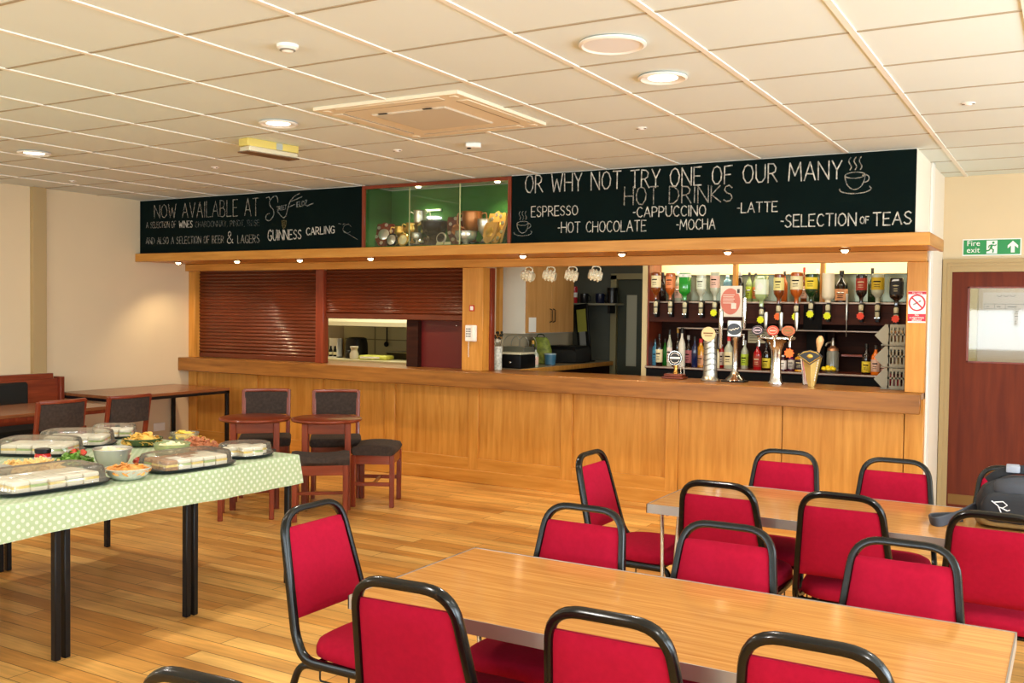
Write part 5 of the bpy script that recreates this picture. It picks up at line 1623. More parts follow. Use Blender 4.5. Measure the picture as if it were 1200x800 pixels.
p = TC('sliding_pane', (-5.08, 6.935, 2.14), (TX1-.02, 6.939, CTOP-.03), 'glass', 0)
MB().box((-5.08, 6.934, 2.14), (-5.070, 6.940, CTOP-.03)).build('pane_edge', pe, p, off=tc_.location, smooth=False)
for x in (-5.10, -4.28):
    MB().lathe([(.022, -.010), (.026, -.004), (.026, 0)], 18, Matrix.Translation((x, 7.10, CTOP-.004))).build('cabinet_lamp', M_['lamp_warm'], tc_, off=tc_.location)
    l = bpy.data.lights.new('cabinet_spot', 'SPOT'); l.energy = 26; l.color = (1, .85, .5); l.spot_size = 2.3; l.spot_blend = .8; l.shadow_soft_size = .02
    lo = bpy.data.objects.new('cabinet_spot', l); C.objects.link(lo); lo.location = (x, 7.10, CTOP-.03)
tl = thing('tube_reflection', 'painted tube-light reflection glowing on the green back of the trophy cabinet', 'lamp', (-5.069, 7.298, 2.485))  # reflection of a tube light, modelled as a small glowing bar
MB().box((-.075, -.012, -.008), (.075, 0, .008), .003).build('tube', glow('reflection_glow', '#f2ffd8', 3), tl)
MB().box((-.085, -.014, -.010), (-.074, 0, .010)).build('reflection_end', M_['white_gloss'], tl); MB().box((.074, -.014, -.010), (.085, 0, .010)).build('reflection_end', M_['white_gloss'], tl)

gold = mat('trophy_gold', '#e0b050', .32, .75); silver = mat('trophy_silver', '#dcd6c6', .28, .75); bronze = mat('trophy_bronze', '#b87848', .32, .75)
plw = wood('plaque_wood', '#4f1a10', '#7a3018', 'z', 8, 4, .3, .3); tanw = wood('tan_plaque_wood', '#b98438', '#dba85a', 'z', 8, 4, .35, .3); blk = mat('trophy_black', '#080b09', .25, spec=.3)
TZ = 2.1405
def shield(label, px_x, y, w, h, wm, discm, lean, rz, n=0):
    w, h = w*1.15, h*1.1
    t = thing('shield_trophy', label, 'trophy', (px_x, y, TZ), rz, 'trophies in the cabinet')
    R = Matrix.Rotation(-lean, 4, 'X')
    pts = [(-.5, .72), (-.46, .94), (-.2, .93), (0, 1), (.2, .93), (.46, .94), (.5, .72), (.44, .38), (.25, .13), (0, 0), (-.25, .13), (-.44, .38)]
    MB().prism([(u*w, v*h) for u, v in pts], 0, .018, 'xz', R).build('board', wm, t, smooth=False)
    MB().lathe([(0, -.004), (w*.24, -.004), (w*.27, 0), (w*.24, .004), (0, .005)], 24, R @ Matrix.Translation((0, -.002, h*.52)) @ Matrix.Rotation(PI/2, 4, 'X')).build('centre_disc', discm, t)
    for k in range(n):
        a = 2*PI*k/n+.3
        MB().lathe([(0, -.003), (w*.085, -.002), (w*.08, .002)], 12, R @ Matrix.Translation((w*.37*math.cos(a), -.002, h*.54+h*.36*math.sin(a))) @ Matrix.Rotation(PI/2, 4, 'X')).build('small_shield', silver, t)
    MB().box((-w*.2, .015, 0), (w*.2, .07, .012)).build('stand', blk, t, smooth=False)
def medal(label, x, y, z, r, rim, face):
    t = thing('round_plaque', label, 'trophy', (x, y, z), 0, 'trophies in the cabinet')
    R = Matrix.Translation((0, 0, r)) @ Matrix.Rotation(PI/2-.2, 4, 'X')
    MB().lathe([(r*.7, -.006), (r*.95, -.008), (r, 0), (r*.9, .008), (0, .008)], 28, R).build('rim', rim, t)
    f = MB().lathe([(r*.74, .0082), (r*.70, .0095), (r*.35, .010), (r*.3, .0125), (0, .013)], 24, R); f.build('face', face, t)
    MB().box((-.03, .0, 0), (.03, .05, .010)).build('stand', blk, t, smooth=False)
def cup(label, x, y, h, r, m, handles=True, base=True, z=TZ, wide=False):
    h, r = h*1.12, r*1.15
    t = thing('trophy_cup', label, 'trophy', (x, y, z), .3, 'trophies in the cabinet')
    b0 = 0
    if base:
        MB().lathe([(r*.8, 0), (r*.8, h*.10), (r*.65, h*.14), (0, h*.14)], 20).build('plinth', blk, t); b0 = h*.14
    if wide: pr = [(r*.5, b0), (r*.45, b0+h*.06), (r*.22, b0+h*.14), (r*.3, b0+h*.2), (r*.85, b0+h*.42), (r*1.0, b0+h*.7), (r*.96, h*.96), (r*1.03, h), (r*.98, h), (r*.9, b0+h*.65), (0, b0+h*.35)]
    else: pr = [(r*.6, b0), (r*.5, b0+h*.05), (r*.16, b0+h*.12), (r*.13, b0+h*.26), (r*.35, b0+h*.33), (r*.75, b0+h*.45), (r*.85, b0+h*.62), (r*.80, h*.95), (r*.92, h), (r*.86, h), (r*.74, b0+h*.6), (0, b0+h*.42)]
    MB().lathe(pr, 24).build('cup', m, t)
    if handles:
        for s in (-1, 1):
            MB().tube(bez([(s*r*.78, 0, h*.90), (s*r*1.45, 0, h*1.0), (s*r*1.5, 0, h*.62), (s*r*.72, 0, h*.52)], 4, h*.12), r*.07, 6).build('handle', m, t)
    return t
X7 = lambda v: v
shield('dark red shield plaque, leftmost in the trophy cabinet', -5.466, 7.06, .17, .22, plw, silver, .25, .25, 6)
shield('red shield covered with small silver shields, right of the black bowl', -4.720, 7.14, .17, .26, plw, bronze, .2, .3, 8)
shield('tan wooden shield leaning right of the silver bowl', -4.315, 6.99, .15, .19, tanw, gold, .3, -.3, 0)
shield('large tan shield standing at the right end of the cabinet', -4.360, 7.18, .17, .28, tanw, gold, .18, -.15, 9)
shield('narrow tan plaque standing edge-on at the right end of the cabinet', -4.220, 7.04, .08, .25, tanw, tanw, .25, -1.0, 0)
medal('silver-faced round plaque in front of the leftmost shield', -5.314, 7.00, TZ, .062, blk, silver)
medal('gold round plaque in front of the small gold cups', -5.172, 6.98, TZ, .058, gold, mat('cream_medal', '#e4d49a', .4))
medal('round silver medal standing in front of the black bowl', -4.781, 7.00, TZ+.012, .052, silver, blk)
cup('small gold cup behind the gold round plaque', -5.291, 7.10, .17, .055, gold)
cup('pale gold cup behind the leftmost shield', -5.447, 7.20, .17, .06, gold)
cup('broad gold cup left of the tall silver cup', -5.148, 7.08, .19, .055, gold)
cup('tall silver cup with two handles, tallest of the trophies', -5.152, 7.20, .30, .058, silver)
cup('short silver cup in front of the tall silver cup', -5.034, 6.99, .105, .045, silver, False)
cup('big black bowl on a short foot in the middle of the cabinet', -4.936, 7.12, .20, .105, blk, False, True, TZ, True)
cup('wide silver bowl low in the front of the cabinet', -4.546, 7.03, .105, .082, silver, False, False, TZ, True)
cup('bronze bowl with handles, raised at the back of the cabinet', -4.594, 7.20, .27, .078, bronze, True, True, TZ, True)
cup('rounded silver goblet between bronze bowl and tan shield', -4.409, 7.12, .20, .06, silver, False, True, TZ, True)
for k, px in enumerate((-4.780, -4.700)):
    t = thing('name_card', 'small cream name card at the front of the trophy cabinet, %s one' % ('left', 'right')[k], 'card', (px, 6.965, TZ), group='name cards in the trophy cabinet')
    MB().prism([(0, 0), (.012, .028), (.014, .028), (.026, 0)], -.032, .032, 'yz').build('card', mat('card_cream_%d' % k, '#efe2a8', .6), t, smooth=False)
t = thing('gold_figure_trophy', 'small gold figure holding up a branch behind the black bowl', 'trophy', (-5.102, 7.265, TZ), group='trophies in the cabinet')
MB().box((-.03, -.03, 0), (.03, .03, .10), .004).build('plinth', blk, t)
b = MB().tube([(0, 0, .10), (0, 0, .20), (.005, 0, .235)], [.012, .02, .010], 8); b.ball((.006, 0, .250), .014, .014, .017)
b.tube([(.012, 0, .215), (.045, 0, .25), (.06, 0, .29)], .006, 6); b.tube([(-.012, 0, .215), (-.035, 0, .17)], .006, 6); b.build('figure', gold, t)

# ================================================================== chalk writing
GL = {  # strokes on a unit-high grid; (width, [polylines])
 'A': (.62, [[(0,0),(.31,1),(.62,0)],[(.12,.36),(.50,.36)]]), 'B': (.52, [[(0,0),(0,1),(.34,.97),(.44,.78),(.30,.54),(0,.52)],[(.30,.54),(.50,.36),(.46,.10),(.30,0),(0,0)]]),
 'C': (.55, [[(.53,.84),(.36,1),(.16,.92),(.02,.62),(.03,.32),(.18,.06),(.38,0),(.54,.14)]]), 'D': (.58, [[(0,0),(0,1),(.26,.96),(.50,.76),(.57,.48),(.48,.20),(.26,.03),(0,0)]]),
 'E': (.48, [[(.47,1),(0,1),(0,0),(.48,0)],[(0,.52),(.38,.52)]]), 'F': (.46, [[(.46,1),(0,1),(0,0)],[(0,.52),(.36,.52)]]),
 'G': (.60, [[(.55,.84),(.36,1),(.15,.92),(.02,.60),(.04,.28),(.20,.04),(.40,0),(.57,.14),(.57,.44),(.36,.44)]]), 'H': (.56, [[(0,0),(0,1)],[(.56,0),(.56,1)],[(0,.50),(.56,.50)]]),
 'I': (.06, [[(.03,0),(.03,1)]]), 'J': (.40, [[(.38,1),(.38,.2),(.26,.02),(.10,.04),(0,.2)]]), 'K': (.54, [[(0,0),(0,1)],[(.50,1),(.02,.46),(.54,0)]]), 'L': (.44, [[(0,1),(0,0),(.44,0)]]),
 'M': (.74, [[(0,0),(.06,1),(.37,.30),(.68,1),(.74,0)]]), 'N': (.60, [[(0,0),(0,1),(.60,0),(.60,1)]]), 'O': (.62, [[(.31,1),(.12,.90),(.01,.60),(.04,.26),(.20,.03),(.40,.02),(.58,.24),(.61,.58),(.50,.90),(.31,1)]]),
 'P': (.50, [[(0,0),(0,1),(.32,.98),(.49,.80),(.44,.56),(.28,.46),(0,.46)]]), 'Q': (.62, [[(.31,1),(.12,.90),(.01,.60),(.04,.26),(.20,.03),(.40,.02),(.58,.24),(.61,.58),(.50,.90),(.31,1)],[(.4,.2),(.64,-.05)]]),
 'R': (.54, [[(0,0),(0,1),(.32,.98),(.47,.80),(.42,.58),(.24,.48),(0,.48)],[(.22,.48),(.54,0)]]), 'S': (.50, [[(.46,.86),(.30,1),(.10,.92),(.04,.72),(.16,.56),(.38,.44),(.48,.24),(.36,.04),(.16,0),(.0,.14)]]),
 'T': (.56, [[(0,1),(.56,1)],[(.28,1),(.28,0)]]), 'U': (.56, [[(0,1),(.02,.26),(.16,.02),(.38,.02),(.54,.26),(.56,1)]]), 'V': (.58, [[(0,1),(.29,0),(.58,1)]]), 'W': (.82, [[(0,1),(.18,0),(.41,.72),(.62,0),(.82,1)]]),
 'Y': (.54, [[(0,1),(.27,.50),(.54,1)],[(.27,.50),(.27,0)]]), 'Z': (.52, [[(0,1),(.52,1),(0,0),(.52,0)]]), '-': (.20, [[(0,.48),(.20,.48)]]), ' ': (.34, []), '.': (.06, [[(.02,0),(.05,.03)]]), ',': (.08, [[(.06,.05),(0,-.12)]]),
 '&': (.60, [[(.60,0),(.12,.72),(.14,.92),(.28,1),(.40,.90),(.38,.72),(.06,.36),(.04,.14),(.20,0),(.40,.06),(.58,.36)]]),
}
rc = random.Random(11)
def ribbon(b, pts, wd, y=0.0):
    """one chalk stroke: a thin raised ribbon in the xz plane, about 1 mm thick"""
    if len(pts) < 2: return
    for (x0, z0), (x1, z1) in zip(pts, pts[1:]):
        d = Vector((x1-x0, z1-z0)); L = d.length
        if L < 1e-5: continue
        d /= L; nx, nz = -d.y*wd/2, d.x*wd/2; ex, ez = d.x*wd*.3, d.y*wd*.3
        q = [(x0-ex+nx, z0-ez+nz), (x0-ex-nx, z0-ez-nz), (x1+ex-nx, z1+ez-nz), (x1+ex+nx, z1+ez+nz)]
        b.prism(q, y-.0008, y, 'xz')
def write(b, s, p0, p1, h0, h1, wd, wob=.02, serif=False, narrow=1.0):
    """lettering from point p0 to p1 (x, z of the base line), cap height h0 growing to h1"""
    tot = sum(GL[c][0]*narrow+.17 for c in s)-.17
    u = 0
    for c in s:
        w_, st = GL[c]
        w_ *= narrow
        f = u/tot; hh = h0+(h1-h0)*f
        for pl in st:
            pts = []
            for (a, v) in pl:
                ff = (u+a*narrow)/tot
                x = p0[0]+(p1[0]-p0[0])*ff + rc.uniform(-wob, wob)*hh*.5
                z = p0[1]+(p1[1]-p0[1])*ff + v*hh + rc.uniform(-wob, wob)*hh
                pts.append((x, z))
            ribbon(b, pts, wd)
            if serif:
                for e in (pts[0], pts[-1]): ribbon(b, [(e[0]-.12*hh, e[1]), (e[0]+.12*hh, e[1])], wd*.8)
        u += w_+.17
def local(cb, p): return (p[0]-cb.location.x, p[2]-cb.location.z)
def line(cb, name, s, base0, base1, top0, top1, wd, m, **k):
    b = MB()
    a, c = local(cb, base0), local(cb, base1)
    write(b, s, a, c, top0[2]-base0[2], top1[2]-base1[2], wd, **k)
    return b.build(name, M_[m], cb, smooth=False)
line(CB2, 'chalk_lettering', 'OR WHY NOT TRY ONE OF OUR MANY', (-3.896, 6.900, 2.538), (-1.421, 6.900, 2.511), (-3.899, 6.900, 2.679), (-1.424, 6.900, 2.636), 0.0085, 'chalk')
line(CB2, 'chalk_lettering', 'HOT DRINKS', (-3.025, 6.900, 2.401), (-2.178, 6.900, 2.392), (-3.028, 6.900, 2.538), (-2.180, 6.900, 2.508), 0.0082, 'chalk_soft')
line(CB2, 'chalk_lettering', 'ESPRESSO', (-3.837, 6.900, 2.343), (-3.420, 6.900, 2.345), (-3.838, 6.900, 2.426), (-3.422, 6.900, 2.415), 0.0071, 'chalk')
line(CB2, 'chalk_lettering', '-HOT CHOCOLATE', (-3.592, 6.900, 2.209), (-2.843, 6.900, 2.200), (-3.593, 6.900, 2.290), (-2.845, 6.900, 2.281), 0.0068, 'chalk')
line(CB2, 'chalk_lettering', '-CAPPUCCINO', (-2.950, 6.900, 2.307), (-2.377, 6.900, 2.298), (-2.951, 6.900, 2.382), (-2.378, 6.900, 2.376), 0.0075, 'chalk')
line(CB2, 'chalk_lettering', '-MOCHA', (-2.599, 6.900, 2.202), (-2.304, 6.900, 2.199), (-2.600, 6.900, 2.275), (-2.305, 6.900, 2.274), 0.0068, 'chalk')
line(CB2, 'chalk_lettering', '-LATTE', (-2.141, 6.900, 2.308), (-1.853, 6.900, 2.308), (-2.143, 6.900, 2.378), (-1.854, 6.900, 2.377), 0.0071, 'chalk')
line(CB2, 'chalk_lettering', '-SELECTION', (-1.827, 6.900, 2.196), (-1.319, 6.900, 2.192), (-1.828, 6.900, 2.280), (-1.321, 6.900, 2.275), 0.0082, 'chalk')
line(CB2, 'chalk_lettering', 'OF', (-1.292, 6.900, 2.202), (-1.236, 6.900, 2.203), (-1.293, 6.900, 2.248), (-1.238, 6.900, 2.249), 0.0068, 'chalk')
line(CB2, 'chalk_lettering', 'TEAS', (-1.209, 6.900, 2.185), (-0.968, 6.900, 2.191), (-1.211, 6.900, 2.271), (-0.970, 6.900, 2.273), 0.0082, 'chalk')
def cup_drawing(cb, c, s, m, wd):
    b = MB(); x, z = local(cb, c)
    E = lambda cx, cz, rx, rz, a0=0, a1=2*PI, n=24: [(x+s*(cx+rx*math.cos(a0+(a1-a0)*k/n)), z+s*(cz+rz*math.sin(a0+(a1-a0)*k/n))) for k in range(n+1)]
    ribbon(b, E(0, .18, .42, .13), wd); ribbon(b, E(0, .18, .42, .62, PI, 2*PI), wd); ribbon(b, E(.42, .02, .17, .16, -PI*.6, PI*.7, 12), wd)
    ribbon(b, E(.02, -.42, .66, .20, -PI*1.05, PI*.15), wd)
    for k in (-.22, 0, .22):
        ribbon(b, [(x+s*(k+.06*math.sin(q*1.1)), z+s*(.42+.09*q)) for q in range(7)], wd)
    return b.build('chalk_drawing', M_[m], cb, smooth=False)
cup_drawing(CB2, (-1.332, 6.900, 2.503), .155, 'chalk_soft', .007)
cup_drawing(CB2, (-3.916, 6.900, 2.271), .125, 'chalk_faint', .007)
line(CB1, 'chalk_lettering', 'NOW AVAILABLE AT', (-8.305, 6.900, 2.497), (-6.835, 6.900, 2.468), (-8.305, 6.900, 2.629), (-6.837, 6.900, 2.639), 0.0068, 'chalk_soft')
line(CB1, 'chalk_lettering', 'A SELECTION OF', (-8.429, 6.900, 2.400), (-7.985, 6.900, 2.390), (-8.429, 6.900, 2.457), (-7.985, 6.900, 2.455), 0.0044, 'chalk_soft')
line(CB1, 'chalk_lettering', 'WINES', (-7.935, 6.900, 2.388), (-7.742, 6.900, 2.384), (-7.935, 6.900, 2.453), (-7.743, 6.900, 2.450), 0.0065, 'chalk')
line(CB1, 'chalk_lettering', 'CHARDONNAY, PINOT, ROSE', (-7.700, 6.900, 2.381), (-6.824, 6.900, 2.373), (-7.700, 6.900, 2.441), (-6.824, 6.900, 2.426), 0.0041, 'chalk_faint')
line(CB1, 'chalk_lettering', 'AND ALSO A SELECTION OF BEER', (-8.435, 6.900, 2.231), (-7.303, 6.900, 2.217), (-8.435, 6.900, 2.298), (-7.304, 6.900, 2.289), 0.0051, 'chalk_soft')
line(CB1, 'chalk_lettering', '&', (-7.257, 6.900, 2.212), (-7.175, 6.900, 2.210), (-7.257, 6.900, 2.325), (-7.176, 6.900, 2.323), 0.0061, 'chalk')
line(CB1, 'chalk_lettering', 'LAGERS', (-7.112, 6.900, 2.210), (-6.823, 6.900, 2.208), (-7.112, 6.900, 2.287), (-6.823, 6.900, 2.285), 0.0058, 'chalk_soft')
line(CB1, 'chalk_lettering', 'GUINNESS', (-6.712, 6.900, 2.223), (-6.291, 6.900, 2.233), (-6.712, 6.900, 2.325), (-6.292, 6.900, 2.312), 0.0085, 'chalk')
line(CB1, 'chalk_lettering', 'CARLING', (-6.229, 6.900, 2.263), (-5.890, 6.900, 2.273), (-6.229, 6.900, 2.330), (-5.891, 6.900, 2.339), 0.0085, 'chalk')
# big script name: a large looped S and F with small letters between
b = MB()
def SW(pts, wd=.008):
    ribbon(b, [local(CB1, p) for p in pts], wd)
o = local(CB1, (-6.670, 6.900, 2.538)); pu = .0077
def scr(lst, wd=.008):
    P = [Vector((o[0]+u*pu, o[1]-v*pu)) for u, v in lst]
    out = []
    for i in range(len(P)-1):
        p0, p1, p2, p3 = P[max(0, i-1)], P[i], P[i+1], P[min(len(P)-1, i+2)]
        for k in range(5):
            t = k/5
            out.append(.5*((2*p1)+(-p0+p2)*t+(2*p0-5*p1+4*p2-p3)*t*t+(-p0+3*p1-3*p2+p3)*t**3))
    out.append(P[-1]); ribbon(b, [(q.x, q.y) for q in out], wd)
scr([(11,-6), (9,-13), (3,-13), (-3,-7), (-1,-1), (4,4), (3,11), (-3,16), (-9,14), (-8,9), (-3,7)])
scr([(-9,-12), (-4,-13), (-2,-9)])
scr([(46,-15), (38,-12), (31,-6), (27,3), (24,11), (19,13), (10,5)])
scr([(32,-6), (40,-8), (50,-11)]); scr([(28,1), (38,-2)])
write(b, 'TREET', (o[0]+9*pu, o[1]-4.5*pu), (o[0]+25*pu, o[1]-3*pu), 5*pu, 5*pu, .006)
write(b, 'IELDZ', (o[0]+41*pu, o[1]-1.5*pu), (o[0]+58*pu, o[1]+.5*pu), 6*pu, 6*pu, .006)
scr([(58,1), (63,-1), (68,-2)])
b.build('chalk_lettering', M_['chalk_faint'] if False else dusty('script_chalk', '#c9ccc2', .5), CB1, smooth=False)
b = MB(); x, z = local(CB1, (-6.506, 6.900, 2.371))
ribbon(b, [(x-.028, z+.035), (x-.026, z-.010), (x-.008, z-.036), (x+.006, z-.034), (x+.024, z-.008), (x+.028, z+.033), (x+.002, z+.040), (x-.028, z+.035)], .006)
for k in (-.012, .0, .012): ribbon(b, [(x+k, z+.03), (x+k, z-.022)], .004)
b.build('chalk_emblem', dusty('gold_chalk', '#a8955a', .5), CB1, smooth=False)
b = MB(); x, z = local(CB1, (-5.741, 6.900, 2.307))
ribbon(b, [(x-.10, z+.05), (x-.07, z+.045)], .006); ribbon(b, [(x-.05, z+.04), (x-.03, z+.05)], .006)
ribbon(b, [(x+.0+.05*math.cos(a), z+.04*math.sin(a)) for a in [.5+PI*1.6*k/14 for k in range(15)]], .006); ribbon(b, [(x-.04, z-.02), (x+.04, z-.06), (x+.12, z-.10)], .006)
b.build('chalk_drawing', M_['chalk_faint'], CB1, smooth=False)

# ================================================================== buffet food
FZ = .7425
bread = mat('white_bread', '#f0e4cb', .8, bump=.3, bscale=250); crust = mat('bread_crust', '#b9803f', .8); brownb = mat('brown_bread', '#a8723a', .85, bump=.3, bscale=250, vary=.2, vscale=40)
tray_m = mat('black_tray', '#0e1420', .3)
fills = [mat('egg_filling', '#e8c65a', .6, vary=.2, vscale=60), mat('ham_filling', '#d98f7c', .6, vary=.2, vscale=60), mat('salad_filling', '#9bb25a', .6, vary=.3, vscale=60), mat('cheese_filling', '#efc46a', .5)]
def sandwich(x, y, z, lx, ly, rz, fi, bm_=None):
    """a cut sandwich lying flat: two slices with the filling showing at the cut edges"""
    t = thing('sandwich', '', 'sandwich', (x, y, z), rz)
    hx, hy = lx/2, ly/2
    MB().box((-hx, -hy, 0), (hx, hy, .021), .004).build('bread_slice', bm_ or bread, t)
    MB().box((-hx*.97, -hy*.98, .020), (hx*.97, hy*.98, .031)).build('filling', fills[fi], t, smooth=False)
    MB().box((-hx*.99, -hy*.99, .030), (hx*.99, hy*.99, .051), .005).build('bread_slice', bm_ or bread, t)
    return t
def lid_shape(b, hx, hy, z0, h, pw=.45, seg=44):
    """domed clear lid, soft rectangle plan, thin shell"""
    out = []
    for sc, z in ((1.0, z0), (1.0, z0+.006), (.955, z0+.010), (.93, z0+h*.72), (.90, z0+h*.90), (.82, z0+h*.985), (.5, z0+h), (0, z0+h)):
        out.append((sc, z))
    b.lathe([(sc, z) for sc, z in out], seg, Matrix.Diagonal((hx, hy, 1, 1)), power=pw)
    # leave the underside open
    faces = [f for f in b.bm.faces if len(f.verts) > 4 and all(abs(v.co.z-z0) < 1e-6 for v in f.verts)]
    bmesh.ops.delete(b.bm, geom=faces, context='FACES')
def platter(label, inlabel, group, x, y, hx, hy, rz, rows, cols, h=.068, pw=.45, brown=()):
    t = thing('lidded_platter', label, 'food platter', (x, y, FZ), rz, 'lidded sandwich platters')
    MB().lathe([(0, 0), (.90, 0), (.97, .006), (1.03, .016), (1.04, .018), (.97, .012), (.93, .008), (0, .006)], 44, Matrix.Diagonal((hx, hy, 1, 1)), power=pw).build('tray', tray_m, t)
    b = MB(); lid_shape(b, hx, hy, .017, h, pw); b.build('lid', M_['lid'], t, angle=60)
    R = Matrix.Translation((x, y, FZ+.0085)) @ Matrix.Rotation(rz, 4, 'Z')
    n = 0
    for i in range(cols):
        for j in range(rows):
            u = -hx*.78 + 2*hx*.78*(i+.5)/cols; v = -hy*.70 + 2*hy*.70*(j+.5)/rows
            if pw > .7 and (u/hx)**2+(v/hy)**2 > .42: continue
            p = R @ Vector((u, v, 0))
            s = sandwich(p.x, p.y, p.z, 2*hx*.78/cols*.95, 2*hy*.70/rows*.94, rz+rf.uniform(-.09, .09), (n*7+i) % 4, brownb if (i, j) in brown else None)
            s['label'] = inlabel; s['group'] = group; n += 1
    return t
P = D(88)
platter('large oblong lidded platter of white sandwiches at the near front edge of the buffet', 'cut sandwich under the lid of the oblong platter at the near front edge', 'sandwiches on the near front platter', -4.10, 2.790, .265, .165, D(84), 3, 5, .078)
platter('lidded platter of sandwiches at the back left of the buffet, behind the red jar', 'cut sandwich under the lid of the platter behind the red jar', 'sandwiches on the back left platter', -5.06, 3.42, .225, .155, D(30), 3, 4, .075, .6)
platter('lidded platter of sandwiches at the back, in front of the wooden chairs', 'cut sandwich under the lid of the platter before the wooden chairs', 'sandwiches on the back platter', -5.185, 3.745, .215, .140, D(38), 3, 4, .078, .6)
platter('small round lidded platter furthest back on the buffet', 'cut sandwich under the lid of the small platter furthest back', 'sandwiches on the furthest platter', -5.30, 4.095, .140, .100, D(40), 2, 3, .07, .8)
platter('oblong platter of brown and white sandwiches at the front right of the buffet', 'cut sandwich under the lid of the brown and white platter', 'sandwiches on the front right platter', -4.02, 3.545, .235, .150, D(82), 3, 5, .07, .45, ((0, 0), (0, 1), (1, 2), (2, 2), (3, 2), (0, 2), (2, 1)))
platter('round lidded platter at the far right corner of the buffet', 'cut sandwich under the lid of the round corner platter', 'sandwiches on the corner platter', -4.06, 4.00, .160, .140, D(75), 3, 4, .062, 1.0)

rb = random.Random(21)
def heap(name, label, cat, x, y, z, r, n, mats, size, hgt, flat=.35, shape='chip', z0=0.0):
    """loose food nobody could count"""
    b = MB()
    for k in range(n):
        a = rb.uniform(0, 2*PI); q = r*math.sqrt(rb.random())
        zz = z0 + hgt*(1-(q/r)**1.6)*rb.uniform(.4, 1.0)
        R = Matrix.Translation((q*math.cos(a), q*math.sin(a), zz)) @ Matrix.Rotation(rb.uniform(-.9, .9), 4, 'X') @ Matrix.Rotation(rb.uniform(-.9, .9), 4, 'Y') @ Matrix.Rotation(rb.uniform(0, PI), 4, 'Z')
        s = size*rb.uniform(.7, 1.2)
        if shape == 'chip': b.lathe([(0, s*.12), (s*.55, s*.10), (s, -.05*s), (s*.97, -.12*s), (s*.5, .03*s), (0, .05*s)], 9, R @ Matrix.Diagonal((1, .75, 1, 1)))
        elif shape == 'stick': b.box((-s*1.6, -s*.18, -s*.18), (s*1.6, s*.18, s*.18), s*.05, R)
        elif shape == 'leaf': b.lathe([(0, 0), (s*.6, .1*s), (s, -.1*s), (s*.6, .03*s), (0, -.05*s)], 7, R @ Matrix.Diagonal((1, .5, 1, 1)))
        else: b.lathe([(0, -s*.6), (s*.7, -s*.4), (s, 0), (s*.7, s*.45), (0, s*.6)], 8, R)
    if shape != 'leaf' and (z0 or hgt > .02):     # packed core underneath
        b.lathe([(0, z0), (r*.92, z0), (r*.8, z0+hgt*.35), (r*.45, z0+hgt*.66), (0, z0+hgt*.78)], 20)
    o = b.build(name, mats, None)
    o.location = (x, y, z)
    tag(o, label, cat, kind='stuff')
    return o
crisp = mat('potato_crisps', '#e0b352', .6, vary=.25, vscale=35); ocr = mat('orange_crisps', '#df9a4a', .6, vary=.25, vscale=40); pasta = mat('pale_salad', '#efe2b4', .5, vary=.15, vscale=50)
leafm = mat('salad_leaves', '#6f9a38', .5, vary=.5, vscale=40); fries = mat('bread_sticks', '#e6c078', .6, vary=.2, vscale=40); nutm = mat('nut_brown', '#a8623a', .6, vary=.35, vscale=40); yell = mat('yellow_crisps', '#edc84e', .55, vary=.2, vscale=40)
def bowl(name, label, x, y, r, h, m, foot=.5, rim=True):
    t = thing(name, label, 'bowl', (x, y, FZ))
    MB().lathe([(0, .001), (r*foot, 0), (r*(foot+.12), .004), (r*(.62+foot*.45), h*.45), (r*.97, h*.92), (r, h), (r*.97, h), (r*.93, h*.9), (r*(.58+foot*.45), h*.46), (r*foot, .008), (0, .007)], 32).build('bowl', m, t)
    if rim: MB().tube([(r*.99*math.cos(a), r*.99*math.sin(a), h) for a in [2*PI*k/32 for k in range(32)]], .003, 6, closed=True).build('rim', m, t)
    return t
steelb = mat('polished_steel_bowl', '#c2bfb8', .36, .75)
bowl('steel_bowl', 'deep polished steel mixing bowl in the middle of the buffet', -4.345, 3.345, .098, .095, steelb, .55)
heap('egg_mayonnaise', 'creamy white and yellow filling in the steel bowl', 'salad', -4.345, 3.345, FZ, .085, 60, pasta, .016, .035, shape='lump', z0=.068)
pl = clear('green_tinted_plastic', (.70, .80, .55), .2, .1, .30, (.62, .68, .40))
bowl('plastic_salad_bowl', 'green-tinted plastic bowl of pale salad behind the steel bowl', -4.285, 3.68, .098, .088, pl, .66)
heap('potato_salad', 'pale chunky salad in the green-tinted plastic bowl', 'salad', -4.285, 3.68, FZ, .085, 60, pasta, .015, .035, shape='lump', z0=.062)
MB().box((0, 0, 0), (.001, .001, .001)).bm.free()
bowl('plastic_tub', 'clear plastic tub of yellow crisps behind the green-tinted bowl', -4.68, 4.115, .085, .075, M_['lid'], .7)
heap('yellow_crisps', 'bright yellow crisps in the clear plastic tub', 'crisps', -4.68, 4.115, FZ, .075, 70, yell, .020, .05, shape='chip', z0=.045)
bowl('crisp_dish', 'shallow dark-green dish of crisps in front of the furthest platter', -4.86, 3.955, .115, .045, mat('dark_green_dish', '#4a5a34', .25), .6)
heap('crisps', 'golden crisps heaped in the shallow dark-green dish', 'crisps', -4.86, 3.955, FZ, .105, 110, crisp, .026, .055, shape='chip', z0=.022)
bowl('glass_dish', 'shallow clear dish of orange crisps at the front edge of the buffet', -3.985, 3.155, .108, .052, mat('ribbed_glass_dish', '#c4c6b4', .1, vary=.15, vscale=60, coat=.5), .58)
heap('orange_crisps', 'orange crisps heaped in the shallow clear dish', 'crisps', -3.985, 3.155, FZ, .098, 110, ocr, .022, .042, shape='chip', z0=.036)
bowl('salad_dish', 'low green glass dish of leaves next to the steel bowl', -4.555, 3.270, .085, .032, mat('green_glass_dish', '#5f7a4a', .12, coat=.5), .6)
heap('salad_leaves', 'green salad leaves in the low green glass dish', 'salad', -4.555, 3.270, FZ, .085, 220, leafm, .022, .066, shape='leaf', z0=.016)
tom = mat('tomato_red', '#d0402a', .3)
